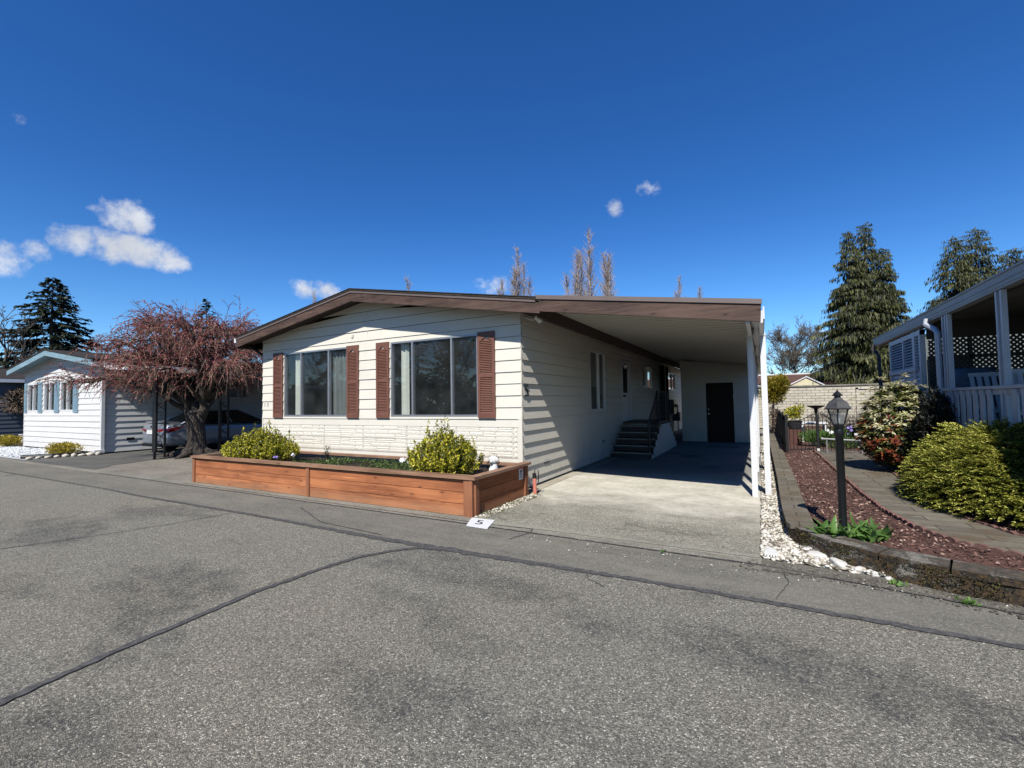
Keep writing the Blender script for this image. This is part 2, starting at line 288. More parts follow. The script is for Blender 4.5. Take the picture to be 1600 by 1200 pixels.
M = dict(
 road=road_mat('worn_chipseal', True), strip=road_mat('smooth_asphalt', False), seal=simple('crack_sealant', (.10, .10, .10), .9, 30, .45, .003, 120, spec=.1),
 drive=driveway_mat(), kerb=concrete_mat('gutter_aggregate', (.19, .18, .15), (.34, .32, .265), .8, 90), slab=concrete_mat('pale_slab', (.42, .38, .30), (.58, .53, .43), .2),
 dirt=concrete_mat('gravelly_dirt', (.18, .165, .135), (.33, .30, .25), .75, 60), ldrive=concrete_mat('old_asphalt', (.10, .10, .095), (.165, .16, .145), .5, 90),
 ground=concrete_mat('earth', (.07, .055, .04), (.12, .10, .075), .4, 30), soil=concrete_mat('planter_soil', (.022, .016, .012), (.05, .038, .028), .5, 70),
 cream=paint_siding('cream_paint', (.80, .76, .66)), stone=paint_siding('cream_stone_panel', (.82, .785, .68), .25), white=paint_siding('white_paint', (.80, .80, .79), .10),
 blueg=paint_siding('slate_blue_paint', (.10, .13, .17)), shingle=concrete_mat('dark_shingle', (.030, .024, .020), (.065, .052, .042), .8, 40),
 shingleb=concrete_mat('brown_shingle', (.10, .055, .04), (.17, .09, .065), .8, 30),
 fascia=wood_mat('weathered_brown_board', (.050, .029, .022), (.165, .100, .075), 0), soffit=simple('brown_soffit', (.040, .020, .014), .7, (40, 3, 3), .3),
 trim=simple('brown_metal_trim', (.17, .13, .115), .45, 3, .1, 0), shutter=simple('brown_shutter_plastic', (.185, .078, .052), .5, 5, .14, .001),
 alu=simple('aluminium', (.62, .64, .67), .35, 8, .08, 0, metal=.75), whitep=simple('white_metal_paint', (.80, .81, .82), .4, 5, .05, .001, dirt=.25),
 pan=simple('pan_roof_paint', (.56, .55, .48), .5, 2, .06, 0), cedar=wood_mat('stained_cedar', (.33, .105, .045), (.66, .26, .105), 0), cedary=wood_mat('stained_cedar_side', (.36, .095, .033), (.56, .19, .068), 1),
 cedarz=wood_mat('stained_cedar_post', (.27, .10, .048), (.42, .18, .09), 2, False), cap=wood_mat('weathered_cap', (.25, .125, .07), (.44, .27, .175), 0), capy=wood_mat('weathered_cap_side', (.25, .125, .07), (.44, .27, .175), 1),
 glass=glass_mat('window_glass'), room=simple('room_wall', (.34, .32, .28), .9, 1, .1, 0), curtain=simple('cream_curtain', (.88, .84, .70), .9, (30, 30, .5), .12, .01, 12),
 sheer=simple('grey_curtain', (.22, .23, .21), .9, (26, 26, .5), .35, .01, 12),
 black=simple('black_paint', (.010, .011, .013), .42, 10, .2, .001, spec=.3), iron=simple('black_iron', (.010, .010, .011), .45, 20, .3, .001), darkdoor=simple('dark_door_paint', (.012, .008, .007), .6, 3, .2, 0, spec=.2),
 step=simple('dark_step_paint', (.035, .022, .018), .6, 10, .3, .001), nosing=simple('worn_step_nosing', (.35, .33, .30), .6, 10, .2, 0),
 bluetrim=wood_mat('pale_blue_board', (.22, .36, .44), (.30, .45, .53), 0, False), blueshut=simple('blue_shutter', (.27, .42, .52), .5, 6, .08, 0),
 rwhite=simple('porch_white_paint', (.58, .62, .66), .5, 4, .08, .001, dirt=.35), rgutter=simple('weathered_gutter', (.36, .38, .39), .55, (2, .6, 30), .3, .002, dirt=.5), rceil=simple('porch_ceiling', (.15, .142, .12), .8, 2, .15, 0),
 rlattice=simple('dark_lattice', (.05, .045, .04), .7, 5, .2, 0), rgrey=simple('grey_green_panel', (.16, .19, .19), .7, 2, .1, 0), cover=simple('blue_grey_vinyl_cover', (.10, .14, .20), .55, 3, .2, .02, 5),
 mulch=concrete_mat('red_mulch_ground', (.085, .044, .035), (.155, .082, .065), .8, 60), chip=leaf_mat('red_bark_chips', [(.045, .026, .020), (.14, .070, .055), (.25, .13, .10), (.48, .34, .27)], .85, .0, 3),
 peb=leaf_mat('white_pebbles', [(.16, .135, .10), (.42, .37, .29), (.66, .61, .51), (.80, .77, .69)], .7, 0, 3), rock=concrete_mat('white_quartz', (.62, .58, .50), (.86, .85, .81), .25, 60),
 pebg=leaf_mat('cold_white_gravel', [(.45, .48, .50), (.68, .71, .74), (.80, .82, .84)], .7, 0, 3),
 bark=bark_mat('grey_bark', (.030, .023, .018), (.10, .078, .062)), twig=leaf_mat('red_brown_twigs', [(.10, .07, .05), (.20, .14, .10), (.30, .21, .15)], .8, 0, 2),
 bud=leaf_mat('pink_red_buds', [(.26, .04, .05), (.46, .10, .115), (.62, .21, .20)], .6, .2, 2), needle=leaf_mat('dark_needles', [(.014, .022, .014), (.026, .042, .024), (.050, .070, .040)], .6, .1, .5),
 cedarl=leaf_mat('cedar_sprays', [(.014, .020, .007), (.040, .052, .013), (.09, .10, .026), (.15, .155, .045)], .6, .15, .45), barewood=leaf_mat('pale_bare_twigs', [(.26, .20, .17), (.42, .33, .28), (.54, .44, .37)], .9, 0, .3),
 barewood2=leaf_mat('grey_brown_bare_twigs', [(.13, .11, .09), (.22, .19, .15)], .9, 0, .5), barek=leaf_mat('grey_bare_twigs', [(.08, .07, .06), (.14, .12, .10)], .9, 0, .5),
 gold=leaf_mat('golden_juniper_tips', [(.07, .10, .015), (.26, .29, .035), (.55, .56, .09), (.80, .77, .20)], .55, .2, 3.0), goldc=leaf_mat('golden_cypress', [(.10, .09, .008), (.30, .24, .015), (.50, .38, .03)], .55, .2, 2),
 euo=leaf_mat('yellow_green_leaves', [(.06, .085, .010), (.22, .25, .020), (.56, .53, .035), (.80, .72, .07)], .4, .25, 5), pier=leaf_mat('olive_green_leaves', [(.035, .05, .012), (.10, .13, .03), (.20, .22, .05)], .45, .2, 4),
 cream_l=leaf_mat('cream_new_leaves', [(.42, .40, .16), (.66, .62, .34), (.80, .77, .55)], .5, .3, 4), red_l=leaf_mat('red_new_leaves', [(.12, .018, .012), (.26, .05, .02), (.36, .11, .04)], .5, .2, 4),
 dkleaf=leaf_mat('dark_leaves', [(.010, .012, .008), (.022, .026, .016)], .5, .1, 3), ylow=leaf_mat('yellow_low_leaves', [(.25, .20, .02), (.50, .38, .03), (.62, .50, .06)], .55, .2, 4), grass=leaf_mat('ground_cover_green', [(.03, .06, .015), (.08, .14, .03), (.14, .20, .05)], .5, .2, 4),
 tulip=leaf_mat('tulip_leaves', [(.10, .20, .045), (.16, .30, .07), (.22, .38, .10)], .38, .35, 4), moss=None,
 flowerw=simple('white_petals', (.78, .76, .80), .6), flowerp=simple('violet_petals', (.24, .18, .55), .6), figur=simple('white_plaster', (.75, .74, .72), .6, 20, .08), pink=simple('pink_plastic_pipe', (.65, .22, .15), .5, 20, .15),
 carp=None, tyre=simple('tyre_rubber', (.015, .015, .016), .8), rim=simple('alloy_rim', (.35, .36, .38), .35, metal=.8), tail=simple('red_tail_light', (.30, .012, .015), .15), carglass=simple('dark_car_glass', (.010, .012, .016), .06, amt=0, bump=0, spec=.6),
 brickr=simple('dark_brick', (.10, .04, .03), .9), signr=simple('red_print', (.55, .03, .03), .5), paper=simple('white_sign', (.80, .80, .80), .5, amt=.03), black_ink=simple('black_print', (.02, .02, .025), .6),
 roadpaint=simple('white_road_paint', (.78, .79, .80), .7, 40, .06), yellow=simple('pale_yellow_wall', (.72, .64, .40), .7), blk=brick_mat('cream_block', (.66, .60, .47), (.56, .51, .40), (.20, .18, .15), .36, .135, 'X', .012, 0.5),
 paver=None, wallblk=None, pot=simple('black_pot', (.03, .03, .035), .5), potw=simple('pale_pot', (.65, .60, .56), .6), meter=simple('grey_metal_box', (.25, .25, .26), .5))
def moss_block():
    n = NT('mossy_concrete_block'); P = n.P
    big = n.noise(P, (3.2, 3.2, 5), 6, .7, .5); mid = n.noise(P, 22, 5, .7); nz_ = n.xyz(n.geo.outputs['Normal'])[2]
    conc = n.mix(n.mr(mid, .35, .65), (.13, .118, .092), (.27, .25, .21)); conc = n.mix(n.mr(n.bw(n.voro(P, 90)), .6, 1, 0, .5), conc, (.42, .40, .35))
    mossc = n.mix(n.mr(mid, .4, .62), (.010, .008, .005), (.085, .045, .012))
    side = n.mr(nz_, .3, .9, 1, .0); f = n.math('ADD', n.mr(big, .40, .54), n.math('MULTIPLY', side, .22))
    f = n.mr(n.math('MULTIPLY', f, n.mr(side, 0, 1, .66, 1)), .3, .75, 0, .95)
    c = n.mix(f, conc, mossc); n.color(c); n.rough(.95); n.bump(n.math('ADD', mid, f), .03, 1.); return n.m
def paver_mat(name, w, h, axis):
    n = NT(name); x, y, z = n.xyz(n.P); cb = n.n('ShaderNodeCombineXYZ'); n.l(x, cb.inputs[0]); n.l(y, cb.inputs[1])
    b = n.n('ShaderNodeTexBrick'); n.l(cb.outputs[0], b.inputs['Vector'])
    for k, v in (('Scale', 1), ('Mortar Size', .008), ('Brick Width', w), ('Row Height', h), ('Mortar Smooth', .3)): b.inputs[k].default_value = v
    b.inputs['Color1'].default_value = (.14, .125, .095, 1); b.inputs['Color2'].default_value = (.225, .20, .15, 1); b.inputs['Mortar'].default_value = (.05, .035, .022, 1)
    f = n.mr(n.noise(n.P, 2.2, 6, .7), .47, .66, 0, .8); g = n.noise(n.P, 40, 4, .7)
    c = n.mix(f, b.outputs[0], (.12, .07, .025)); c = n.mix(n.mr(g, .35, .7, 0, .5), c, (.08, .075, .06)); c = n.mix(n.mr(n.noise(n.P, (4, 14, 4), 4, .6), .62, .72, 0, .6), c, (.42, .40, .35))
    n.color(c); n.rough(.92); n.bump(n.math('ADD', n.math('MULTIPLY', b.outputs[1], -1), g), .006, .7); return n.m
def carpaint():
    n = NT('silver_car_paint'); n.color((.42, .47, .53)); n.b.inputs['Metallic'].default_value = .55; n.rough(.32); n.b.inputs['Coat Weight'].default_value = .6; n.b.inputs['Coat Roughness'].default_value = .05
    n.color(n.mix(n.noise(n.P, 400, 2), (.38, .43, .50), (.48, .52, .58))); return n.m
M['wallblk'] = moss_block(); M['paver'] = paver_mat('path_pavers', .62, .22, 'X'); M['capblk'] = paver_mat('wall_cap_pavers', 5., .115, 'X'); M['carp'] = carpaint()

# ------------------------------------------------------------------ mesh tools
class MB:
    def __init__(s): s.v = []; s.f = []; s.mi = []; s.cur = 0; s.n = 0; s.smooth = False
    def add(s, V, F):
        V = np.asarray(V, float).reshape(-1, 3); s.v.append(V)
        k = s.n
        for f in F: s.f.append(tuple(i+k for i in f)); s.mi.append(s.cur)
        s.n += len(V); return s
    def box(s, x0, x1, y0, y1, z0, z1):
        V = [(x, y, z) for z in (z0, z1) for y in (y0, y1) for x in (x0, x1)]
        return s.add(V, [(0, 2, 3, 1), (4, 5, 7, 6), (0, 1, 5, 4), (2, 6, 7, 3), (0, 4, 6, 2), (1, 3, 7, 5)])
    def bb(s, F, u0, u1, n0, n1, z0, z1):          # box in a wall frame F=(O,U,N)
        O, U, N = [np.array(q, float) for q in F]
        V = [O+U*u+N*n+np.array([0, 0, z]) for z in (z0, z1) for n in (n0, n1) for u in (u0, u1)]
        return s.add(V, [(0, 2, 3, 1), (4, 5, 7, 6), (0, 1, 5, 4), (2, 6, 7, 3), (0, 4, 6, 2), (1, 3, 7, 5)])
    def quad(s, a, b, c, d): return s.add([a, b, c, d], [(0, 1, 2, 3)])
    def poly(s, P): return s.add(P, [tuple(range(len(P)))])
    def prism(s, P, d):
        P = np.array(P, float); n = len(P); V = np.vstack([P, P+np.array(d, float)])
        return s.add(V, [tuple(range(n))[::-1], tuple(range(n, 2*n))]+[(i, (i+1) % n, n+(i+1) % n, n+i) for i in range(n)])
    def tube(s, P, R, n=8, cap=True):
        P = np.array(P, float); m_ = len(P); R = np.full(m_, R) if np.isscalar(R) else np.array(R, float)
        T = np.gradient(P, axis=0); T /= np.linalg.norm(T, axis=1)[:, None]+1e-9
        ref = np.array([0, 0, 1.]) if abs(T[0][2]) < .9 else np.array([1., 0, 0])
        A = np.cross(T, ref); A /= np.linalg.norm(A, axis=1)[:, None]+1e-9; B = np.cross(T, A)
        a = np.arange(n)*2*PI/n
        V = P[:, None, :]+R[:, None, None]*(A[:, None, :]*np.cos(a)[None, :, None]+B[:, None, :]*np.sin(a)[None, :, None])
        F = [(i*n+j, i*n+(j+1) % n, (i+1)*n+(j+1) % n, (i+1)*n+j) for i in range(m_-1) for j in range(n)]
        if cap: F += [tuple(range(n))[::-1], tuple((m_-1)*n+j for j in range(n))]
        return s.add(V.reshape(-1, 3), F)
    def lathe(s, prof, c=(0, 0, 0), n=16, sq=False):
        V = []; c = np.array(c, float)
        for r, z in prof:
            for j in range(n):
                a = 2*PI*(j+.5)/n
                V.append(c+np.array([r*math.cos(a), r*math.sin(a), z]))
        F = [(i*n+j, i*n+(j+1) % n, (i+1)*n+(j+1) % n, (i+1)*n+j) for i in range(len(prof)-1) for j in range(n)]
        F += [tuple(range(n))[::-1], tuple((len(prof)-1)*n+j for j in range(n))]
        return s.add(V, F)
    def build(s, name, mats, parent=None, smooth=False, loc=None):
        off = np.zeros(3)
        if loc is not None: off = np.array(loc, float)
        elif parent is not None: off = np.array(base_of(parent))
        V = np.vstack(s.v)-off if s.v else np.zeros((0, 3))
        me = bpy.data.meshes.new(name); me.from_pydata(V.tolist(), [], s.f)
        mats = mats if isinstance(mats, list) else [mats]
        for q in mats: me.materials.append(q)
        if len(mats) > 1: me.polygons.foreach_set('material_index', s.mi)
        if smooth: me.polygons.foreach_set('use_smooth', [True]*len(me.polygons))
        me.update(); o = bpy.data.objects.new(name, me); C.objects.link(o)
        if parent is not None: o.parent = parent
        elif loc is not None: o.location = loc
        return o
def base_of(o):
    p = Vector((0, 0, 0))
    while o: p += o.location; o = o.parent
    return p
def thing(name, label, cat, loc=(0, 0, 0), group=None):
    o = bpy.data.objects.new(name, None); C.objects.link(o); o.location = loc; o.empty_display_size = .1
    o['label'] = label; o['category'] = cat
    if group: o['group'] = group
    return o
def tag(o, label=None, cat=None, group=None, kind=None):
    for k, v in (('label', label), ('category', cat), ('group', group), ('kind', kind)):
        if v: o[k] = v
    return o
def struct(o): o['kind'] = 'structure'; return o
def fast(name, V, F4, mat, parent=None, loc=None, smooth=False):      # numpy arrays: V (n,3), F4 (m,k) same-size faces
    V = np.asarray(V, np.float32)
    if parent is not None: V = V-np.array(base_of(parent), np.float32)
    elif loc is not None: V = V-np.array(loc, np.float32)
    F4 = np.asarray(F4, np.int32); k = F4.shape[1]
    me = bpy.data.meshes.new(name); me.vertices.add(len(V)); me.vertices.foreach_set('co', V.ravel())
    me.loops.add(F4.size); me.loops.foreach_set('vertex_index', F4.ravel())
    me.polygons.add(len(F4)); me.polygons.foreach_set('loop_start', np.arange(0, F4.size, k, dtype=np.int32)); me.polygons.foreach_set('loop_total', np.full(len(F4), k, np.int32))
    if smooth: me.polygons.foreach_set('use_smooth', np.ones(len(F4), bool))
    me.materials.append(mat); me.update(); me.validate()
    o = bpy.data.objects.new(name, me); C.objects.link(o)
    if parent is not None: o.parent = parent
    elif loc is not None: o.location = loc
    return o
def unit(v): return v/(np.linalg.norm(v, axis=-1, keepdims=True)+1e-9)
def rnd(n): return unit(RNG.normal(size=(n, 3)))
def leaves(C_, D, Nn, L, Wd, fold=.25):        # leaf shapes: base, two sides, tip
    n = len(C_); L = np.broadcast_to(L, n)[:, None]; Wd = np.broadcast_to(Wd, n)[:, None]
    D = unit(D); S_ = unit(np.cross(D, Nn)); Nn = np.cross(S_, D)
    b = C_; t = C_+D*L; mdl = C_+D*L*.48+Nn*L*.04
    V = np.stack([b, mdl+S_*Wd/2+Nn*Wd*fold, t, mdl-S_*Wd/2+Nn*Wd*fold], 1).reshape(-1, 3)
    return V, np.arange(4*n).reshape(n, 4)
def copy_tree(o, parent=None):
    c = o.copy(); C.objects.link(c); c.parent = parent
    for ch in list(o.children): copy_tree(ch, c)
    return c
def text_mesh(name, body, size, mat, F, u, z, n=.004, parent=None, ext=.004, flat=False, loc=None):
    cu = bpy.data.curves.new(name+'_c', 'FONT'); cu.body = body; cu.size = size; cu.extrude = ext; cu.align_x = 'CENTER'; cu.align_y = 'CENTER'
    o = bpy.data.objects.new(name+'_c', cu); C.objects.link(o); bpy.context.view_layer.update()
    me = bpy.data.meshes.new_from_object(o.evaluated_get(bpy.context.evaluated_depsgraph_get())); bpy.data.objects.remove(o)
    co = np.array([v.co[:] for v in me.vertices]); O, U, N = [np.array(q, float) for q in F]
    up = np.array([0, 0, 1.]) if not flat else np.array(flat, float)
    P = O+U*u+np.array([0, 0, z])+co[:, :1]*U+co[:, 1:2]*up+(co[:, 2:3]+n)*N
    P = P-np.array(base_of(parent) if parent else (loc or (0, 0, 0)))
    for v, p in zip(me.vertices, P): v.co = p
    me.materials.clear(); me.materials.append(mat); me.name = name; me.update()
    t = bpy.data.objects.new(name, me); C.objects.link(t); t.parent = parent
    return t

def lapwall(mb, F, umax, rows, top, holes=(), lap=.017, brk=(), joints=True, u0=0., gap=.006):
    O, U, N = [np.array(q, float) for q in F]
    def pt(u, n, z): return O+U*u+N*n+np.array([0, 0, z])
    for (z0, z1) in rows:
        zs = sorted({z0, z1}|{h[2] for h in holes if z0 < h[2] < z1}|{h[3] for h in holes if z0 < h[3] < z1})
        us = sorted({u0, umax}|{h[0] for h in holes}|{h[1] for h in holes}|set(brk)); us = [u for u in us if u0 <= u <= umax]
        tilt = random.uniform(-.0015, .0015)
        off = lambda z: lap*(z1-z)/(z1-z0)+.001+tilt
        for a, b in zip(zs[:-1], zs[1:]):
            if b == z1 and b-a > .05: b = b-gap
            for p, q in zip(us[:-1], us[1:]):
                if any(h[0]-1e-6 <= p and q <= h[1]+1e-6 and h[2]-1e-6 <= a and b <= h[3]+1e-6 for h in holes): continue
                tp, tq = min(b, top(p)), min(b, top(q))
                if tp <= a and tq <= a: continue
                if tp > a and tq > a: P = [pt(p, off(a), a), pt(q, off(a), a), pt(q, off(tq), tq), pt(p, off(tp), tp)]
                elif tp > a:
                    w = p+(q-p)*(top(p)-a)/(top(p)-top(q)); P = [pt(p, off(a), a), pt(w, off(a), a), pt(p, off(tp), tp)]
                else:
                    w = p+(q-p)*(a-top(p))/(top(q)-top(p)); P = [pt(w, off(a), a), pt(q, off(a), a), pt(q, off(tq), tq)]
                mb.poly(P)
                if a == z0 and tp > a-.001: mb.poly([pt(p, off(a), a), pt(p, .004, a), pt(q, .004, a), pt(q, off(a), a)])
    return mb
def rows(z0, z1, h, first=None):
    r = []; z = z0
    while z < z1-1e-4: r.append((z, min(z+h, z1+.3))); z += h
    return r
def window(parent, F, u0, u1, z0, z1, mull=(), frame=M['alu'], fw=.035, depth=.07, out_=.012, name='window', curtains=(), hbar=(), sill=0, glass=None):
    mb = MB()
    mb.bb(F, u0, u0+fw, -depth, out_, z0, z1); mb.bb(F, u1-fw, u1, -depth, out_, z0, z1)
    mb.bb(F, u0+fw, u1-fw, -depth, out_-.001, z0, z0+fw*1.15+sill); mb.bb(F, u0+fw, u1-fw, -depth, out_-.001, z1-fw, z1)
    for q in mull: mb.bb(F, q-fw*.55, q+fw*.55, -depth*.9, out_-.003, z0+fw*1.15+sill, z1-fw)
    for q in hbar: mb.bb(F, u0+fw, u1-fw, -depth*.6, out_-.006, q-.012, q+.012)
    w = mb.build(name, frame, parent)
    g = MB(); O_, U_, N_ = [np.array(q, float) for q in F]; gp = [O_+U_*u-N_*depth*.5+np.array([0, 0, z]) for u, z in ((u0+fw*.5, z0+fw*.5), (u1-fw*.5, z0+fw*.5), (u1-fw*.5, z1-fw*.5), (u0+fw*.5, z1-fw*.5))]
    if np.dot(np.cross(U_, [0, 0, 1]), N_) < 0: gp = gp[::-1]
    g.poly(gp); g.build('pane', glass or M['glass'], w)
    for (a, b, mt) in curtains:
        c = MB(); O, U, N = [np.array(q, float) for q in F]; k = max(6, int((b-a)/.02)); us = np.linspace(a, b, k)
        P = [O+U*u+N*(-depth-.06+.018*math.sin(i*1.35+random.random()*.6)) for i, u in enumerate(us)]
        for i in range(k-1): c.quad(P[i]+[0, 0, z0+.01], P[i+1]+[0, 0, z0+.01], P[i+1]+[0, 0, z1], P[i]+[0, 0, z1])
        c.build('curtain', mt, w, True)
    return w
def room(parent, x0, x1, y0, y1, z0, z1):
    r = MB()
    r.quad((x0, y1, z0), (x1, y1, z0), (x1, y1, z1), (x0, y1, z1)); r.quad((x0, y0, z0), (x1, y0, z0), (x1, y1, z0), (x0, y1, z0)); r.quad((x0, y0, z1), (x1, y0, z1), (x1, y1, z1), (x0, y1, z1))
    r.quad((x0, y0, z0), (x0, y1, z0), (x0, y1, z1), (x0, y0, z1)); r.quad((x1, y0, z0), (x1, y1, z0), (x1, y1, z1), (x1, y0, z1))
    return r.build('room_interior', M['room'], parent)

# ================================================================== SETTING
def sheet(name, P, z, mat):
    mb = MB(); mb.poly([(x, y, z) for x, y in P]); return struct(mb.build(name, mat))
def wob_strip(name, pts, w, z, mat, seed=0):       # ribbon along a wobbly line, w may be a list
    r = random.Random(seed); P = []
    for i in range(len(pts)-1):
        (x0, y0), (x1, y1) = pts[i], pts[i+1]; L = math.hypot(x1-x0, y1-y0); k = max(2, int(L/.045))
        for j in range(k): t = j/k; P.append((x0+(x1-x0)*t, y0+(y1-y0)*t, t+i))
    P.append((*pts[-1], len(pts)-1.)); mb = MB(); V = []
    for i, (x, y, t) in enumerate(P):
        a = P[max(0, i-1)]; b = P[min(len(P)-1, i+1)]; dx, dy = b[0]-a[0], b[1]-a[1]; l = math.hypot(dx, dy); ww = w if np.isscalar(w) else float(np.interp(t, range(len(w)), w))
        o1 = r.uniform(-.006, .006); wl_ = ww*.56*r.uniform(.65, 1.35); wr_ = ww*.56*r.uniform(.65, 1.35)
        V += [(x-dy/l*(wl_+o1), y+dx/l*(wl_+o1), z), (x+dy/l*(wr_-o1), y-dx/l*(wr_-o1), z)]
    mb.add(V, [(2*i, 2*i+1, 2*i+3, 2*i+2) for i in range(len(P)-1)]); return struct(mb.build(name, mat))
sheet('ground', [(-900, -900), (900, -900), (900, 900), (-900, 900)], -.06, M['ground'])
sheet('road', [(-160, -4.6), (60, -4.6), (60, 4.02), (-160, 4.02)], 0, M['road'])
sheet('road_edge_strip', [(-160, 4.0), (60, 4.0), (60, 5.02), (-160, 5.02)], .004, M['strip'])
sheet('gutter', [(-160, 4.93), (-10.5, 4.93), (-7, 4.93), (-3.3, 4.90), (-.05, 4.88), (-.05, 5.2), (-160, 5.2)], .008, M['kerb'])
sheet('gutter_apron', [(-.05, 4.72), (.5, 4.75), (1.2, 4.62), (2.2, 4.42), (6, 4.2), (60, 4.2), (60, 5.2), (-.05, 5.3)], .010, concrete_mat('dirty_gutter', (.10, .094, .076), (.24, .225, .185), .85, 80))
wob_strip('sealed_joint_along_strip', [(-60, 3.98), (-30, 3.97), (-11.4, 4.05), (-9.6, 3.98), (-6.4, 4.0), (-3.9, 3.94), (-2.95, 3.96), (-1, 4.02), (.2, 4.01), (1.4, 3.98), (8, 4.0), (30, 4)], [.03, .03, .035, .05, .06, .08, .11, .06, .06, .055, .06, .05], .0075, M['seal'], 1)
wob_strip('sealed_crack', [(-3.5, -1.5), (-3.59, .87), (-3.68, 1.46), (-3.763, 2.37), (-3.715, 2.97), (-3.65, 3.37), (-3.449, 3.71), (-3.27, 3.88), (-2.95, 3.95)], [.055, .055, .05, .055, .05, .05, .055, .06, .07], .0085, M['seal'], 2)
wob_strip('hairline_crack', [(-7.8, 1.2), (-7.54, 1.79), (-7.2, 2.5), (-6.95, 3.3), (-6.85, 3.95)], .014, .004, M['seal'], 3)
wob_strip('hairline_crack', [(-6.2, 4.6), (-5.2, 4.15), (-4.0, 4.05)], .016, .010, M['seal'], 5)
wob_strip('hairline_crack', [(-1.45, 4.02), (-1.38, 3.85), (-1.2, 3.75)], .010, .0045, M['seal'], 6)
wob_strip('hairline_crack', [(-2.55, 4.55), (-2.45, 4.9), (-2.5, 5.05)], .012, .0125, M['seal'], 8)
wob_strip('hairline_crack', [(.05, 4.1), (.15, 4.5), (.12, 4.7)], .006, .0125, M['seal'], 9)
# driveway slab with joints; pale strip along the house
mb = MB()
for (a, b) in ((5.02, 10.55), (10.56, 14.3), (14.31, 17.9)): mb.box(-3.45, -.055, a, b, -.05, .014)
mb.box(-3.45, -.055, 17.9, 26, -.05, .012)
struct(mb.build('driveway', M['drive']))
mb = MB(); mb.box(-3.80, -3.452, 6.9, 26, -.05, .020); struct(mb.build('pale_slab_strip', M['slab']))
sheet('planter_side_soil', [(-3.47, 5.15), (-3.30, 5.15), (-3.25, 6.95), (-3.47, 6.95)], .012, M['soil'])
wob_strip('gutter_joint', [(-10.4, 5.02), (-3.2, 4.98), (-2.4, 5.03), (-.06, 5.04)], .012, .0155, M['seal'], 4)
wob_strip('gutter_edge_crack', [(-14, 4.93), (-8, 4.92), (-3.2, 4.89), (-1.2, 4.86), (-.06, 4.85), (3, 4.3)], .018, .0135, M['seal'], 7)  # thin dark wobbly line along the gutter edge
sheet('gravel_yard', [(-16.0, 5.2), (-10.4, 5.2), (-10.4, 7.2), (-10.9, 7.2), (-10.9, 26), (-16.0, 26)], .004, M['dirt'])
sheet('side_driveway', [(-20.1, 5.15), (-14.9, 5.15), (-15.6, 5.8), (-16.15, 7.2), (-15.9, 9), (-15.9, 26), (-20.1, 26)], .012, M['ldrive'])
sheet('gravel_bed', [(-34, 5.25), (-20.2, 5.25), (-20.0, 7.2), (-34, 7.2)], .006, concrete_mat('pale_gravel_base', (.40, .42, .43), (.60, .62, .64), .8, 40))
sheet('pebble_strip_base', [(-.055, 5.1), (.9, 4.9), (.24, 5.7), (.25, 26), (-.055, 26)], .006, concrete_mat('pebble_base', (.25, .22, .17), (.50, .46, .38), .8, 50))
# raised garden ground
GZ = .165
sheet('mulch_bed', [(.4, 26.9), (.43, 6.5), (.56, 5.8), (.95, 5.35), (1.7, 5.05), (3, 4.8), (9, 4.6), (9, 26.9)], GZ, M['mulch'])
pathL = [(1.13, 14.4), (1.16, 12.5), (1.18, 10), (1.20, 8), (1.25, 6.9), (1.36, 6.2), (1.56, 5.75), (1.88, 5.44), (2.4, 5.2), (4.5, 4.95)]
pathR = [(2.10, 14.4), (2.07, 12), (1.98, 10), (1.88, 8.4), (1.84, 7.6), (1.92, 6.9), (2.12, 6.25), (2.5, 6.0), (3.2, 5.9), (4.5, 5.85)]
mb = MB(); mb.poly([(x, y, GZ+.022) for x, y in pathL+pathR[::-1]]); struct(mb.build('garden_path', M['paver']))

# ================================================================== MAIN HOUSE
FY = 7.10; EY = 6.67
hroof = lambda x: 3.95-.167*abs(x+7.40)
H0 = thing('mobile_home', 'cream lap-sided single storey home with brown shutters and low brown gable, centre of the photo', 'house', (-7.35, 7.1, 0))
FF = ((-11.02, FY, 0), (1, 0, 0), (0, -1, 0))          # front frame: u = x+11.02
u_ = lambda x: x+11.02
topf = lambda u: hroof(u-11.02)-.10
W1 = (u_(-10.17), u_(-7.99), 1.29, 2.83); W2 = (u_(-6.72), u_(-4.57), 1.29, 2.83)
R1 = [(1.25+.2096*i, 1.25+.2096*(i+1)) for i in range(13)]
mb = MB(); lapwall(mb, FF, 7.34, R1, topf, [W1, W2], brk=(3.62,))
lapwall(mb, FF, 7.34, [(1.105, 1.25)], topf, (), lap=.006); lapwall(mb, FF, 7.34, [(.08, .32), (.32, .56)], topf, (), lap=.012)
mb.bb(FF, 0, 7.34, -.03, -.002, .56, 1.105)
for ju in (3.64,): mb.bb(FF, ju-.004, ju+.004, -.001, .012, 2.93, 3.85)
for ju in (1.9, 3.64, 5.2): mb.bb(FF, ju-.003, ju+.003, -.001, .0065, 1.107, 1.245)
mb.bb(FF, 7.27, 7.345, .0, .016, .5, 1.25); mb.bb(FF, -.004, .03, 0, .014, .5, 1.25)
front = mb.build('front_wall', M['cream'], H0)
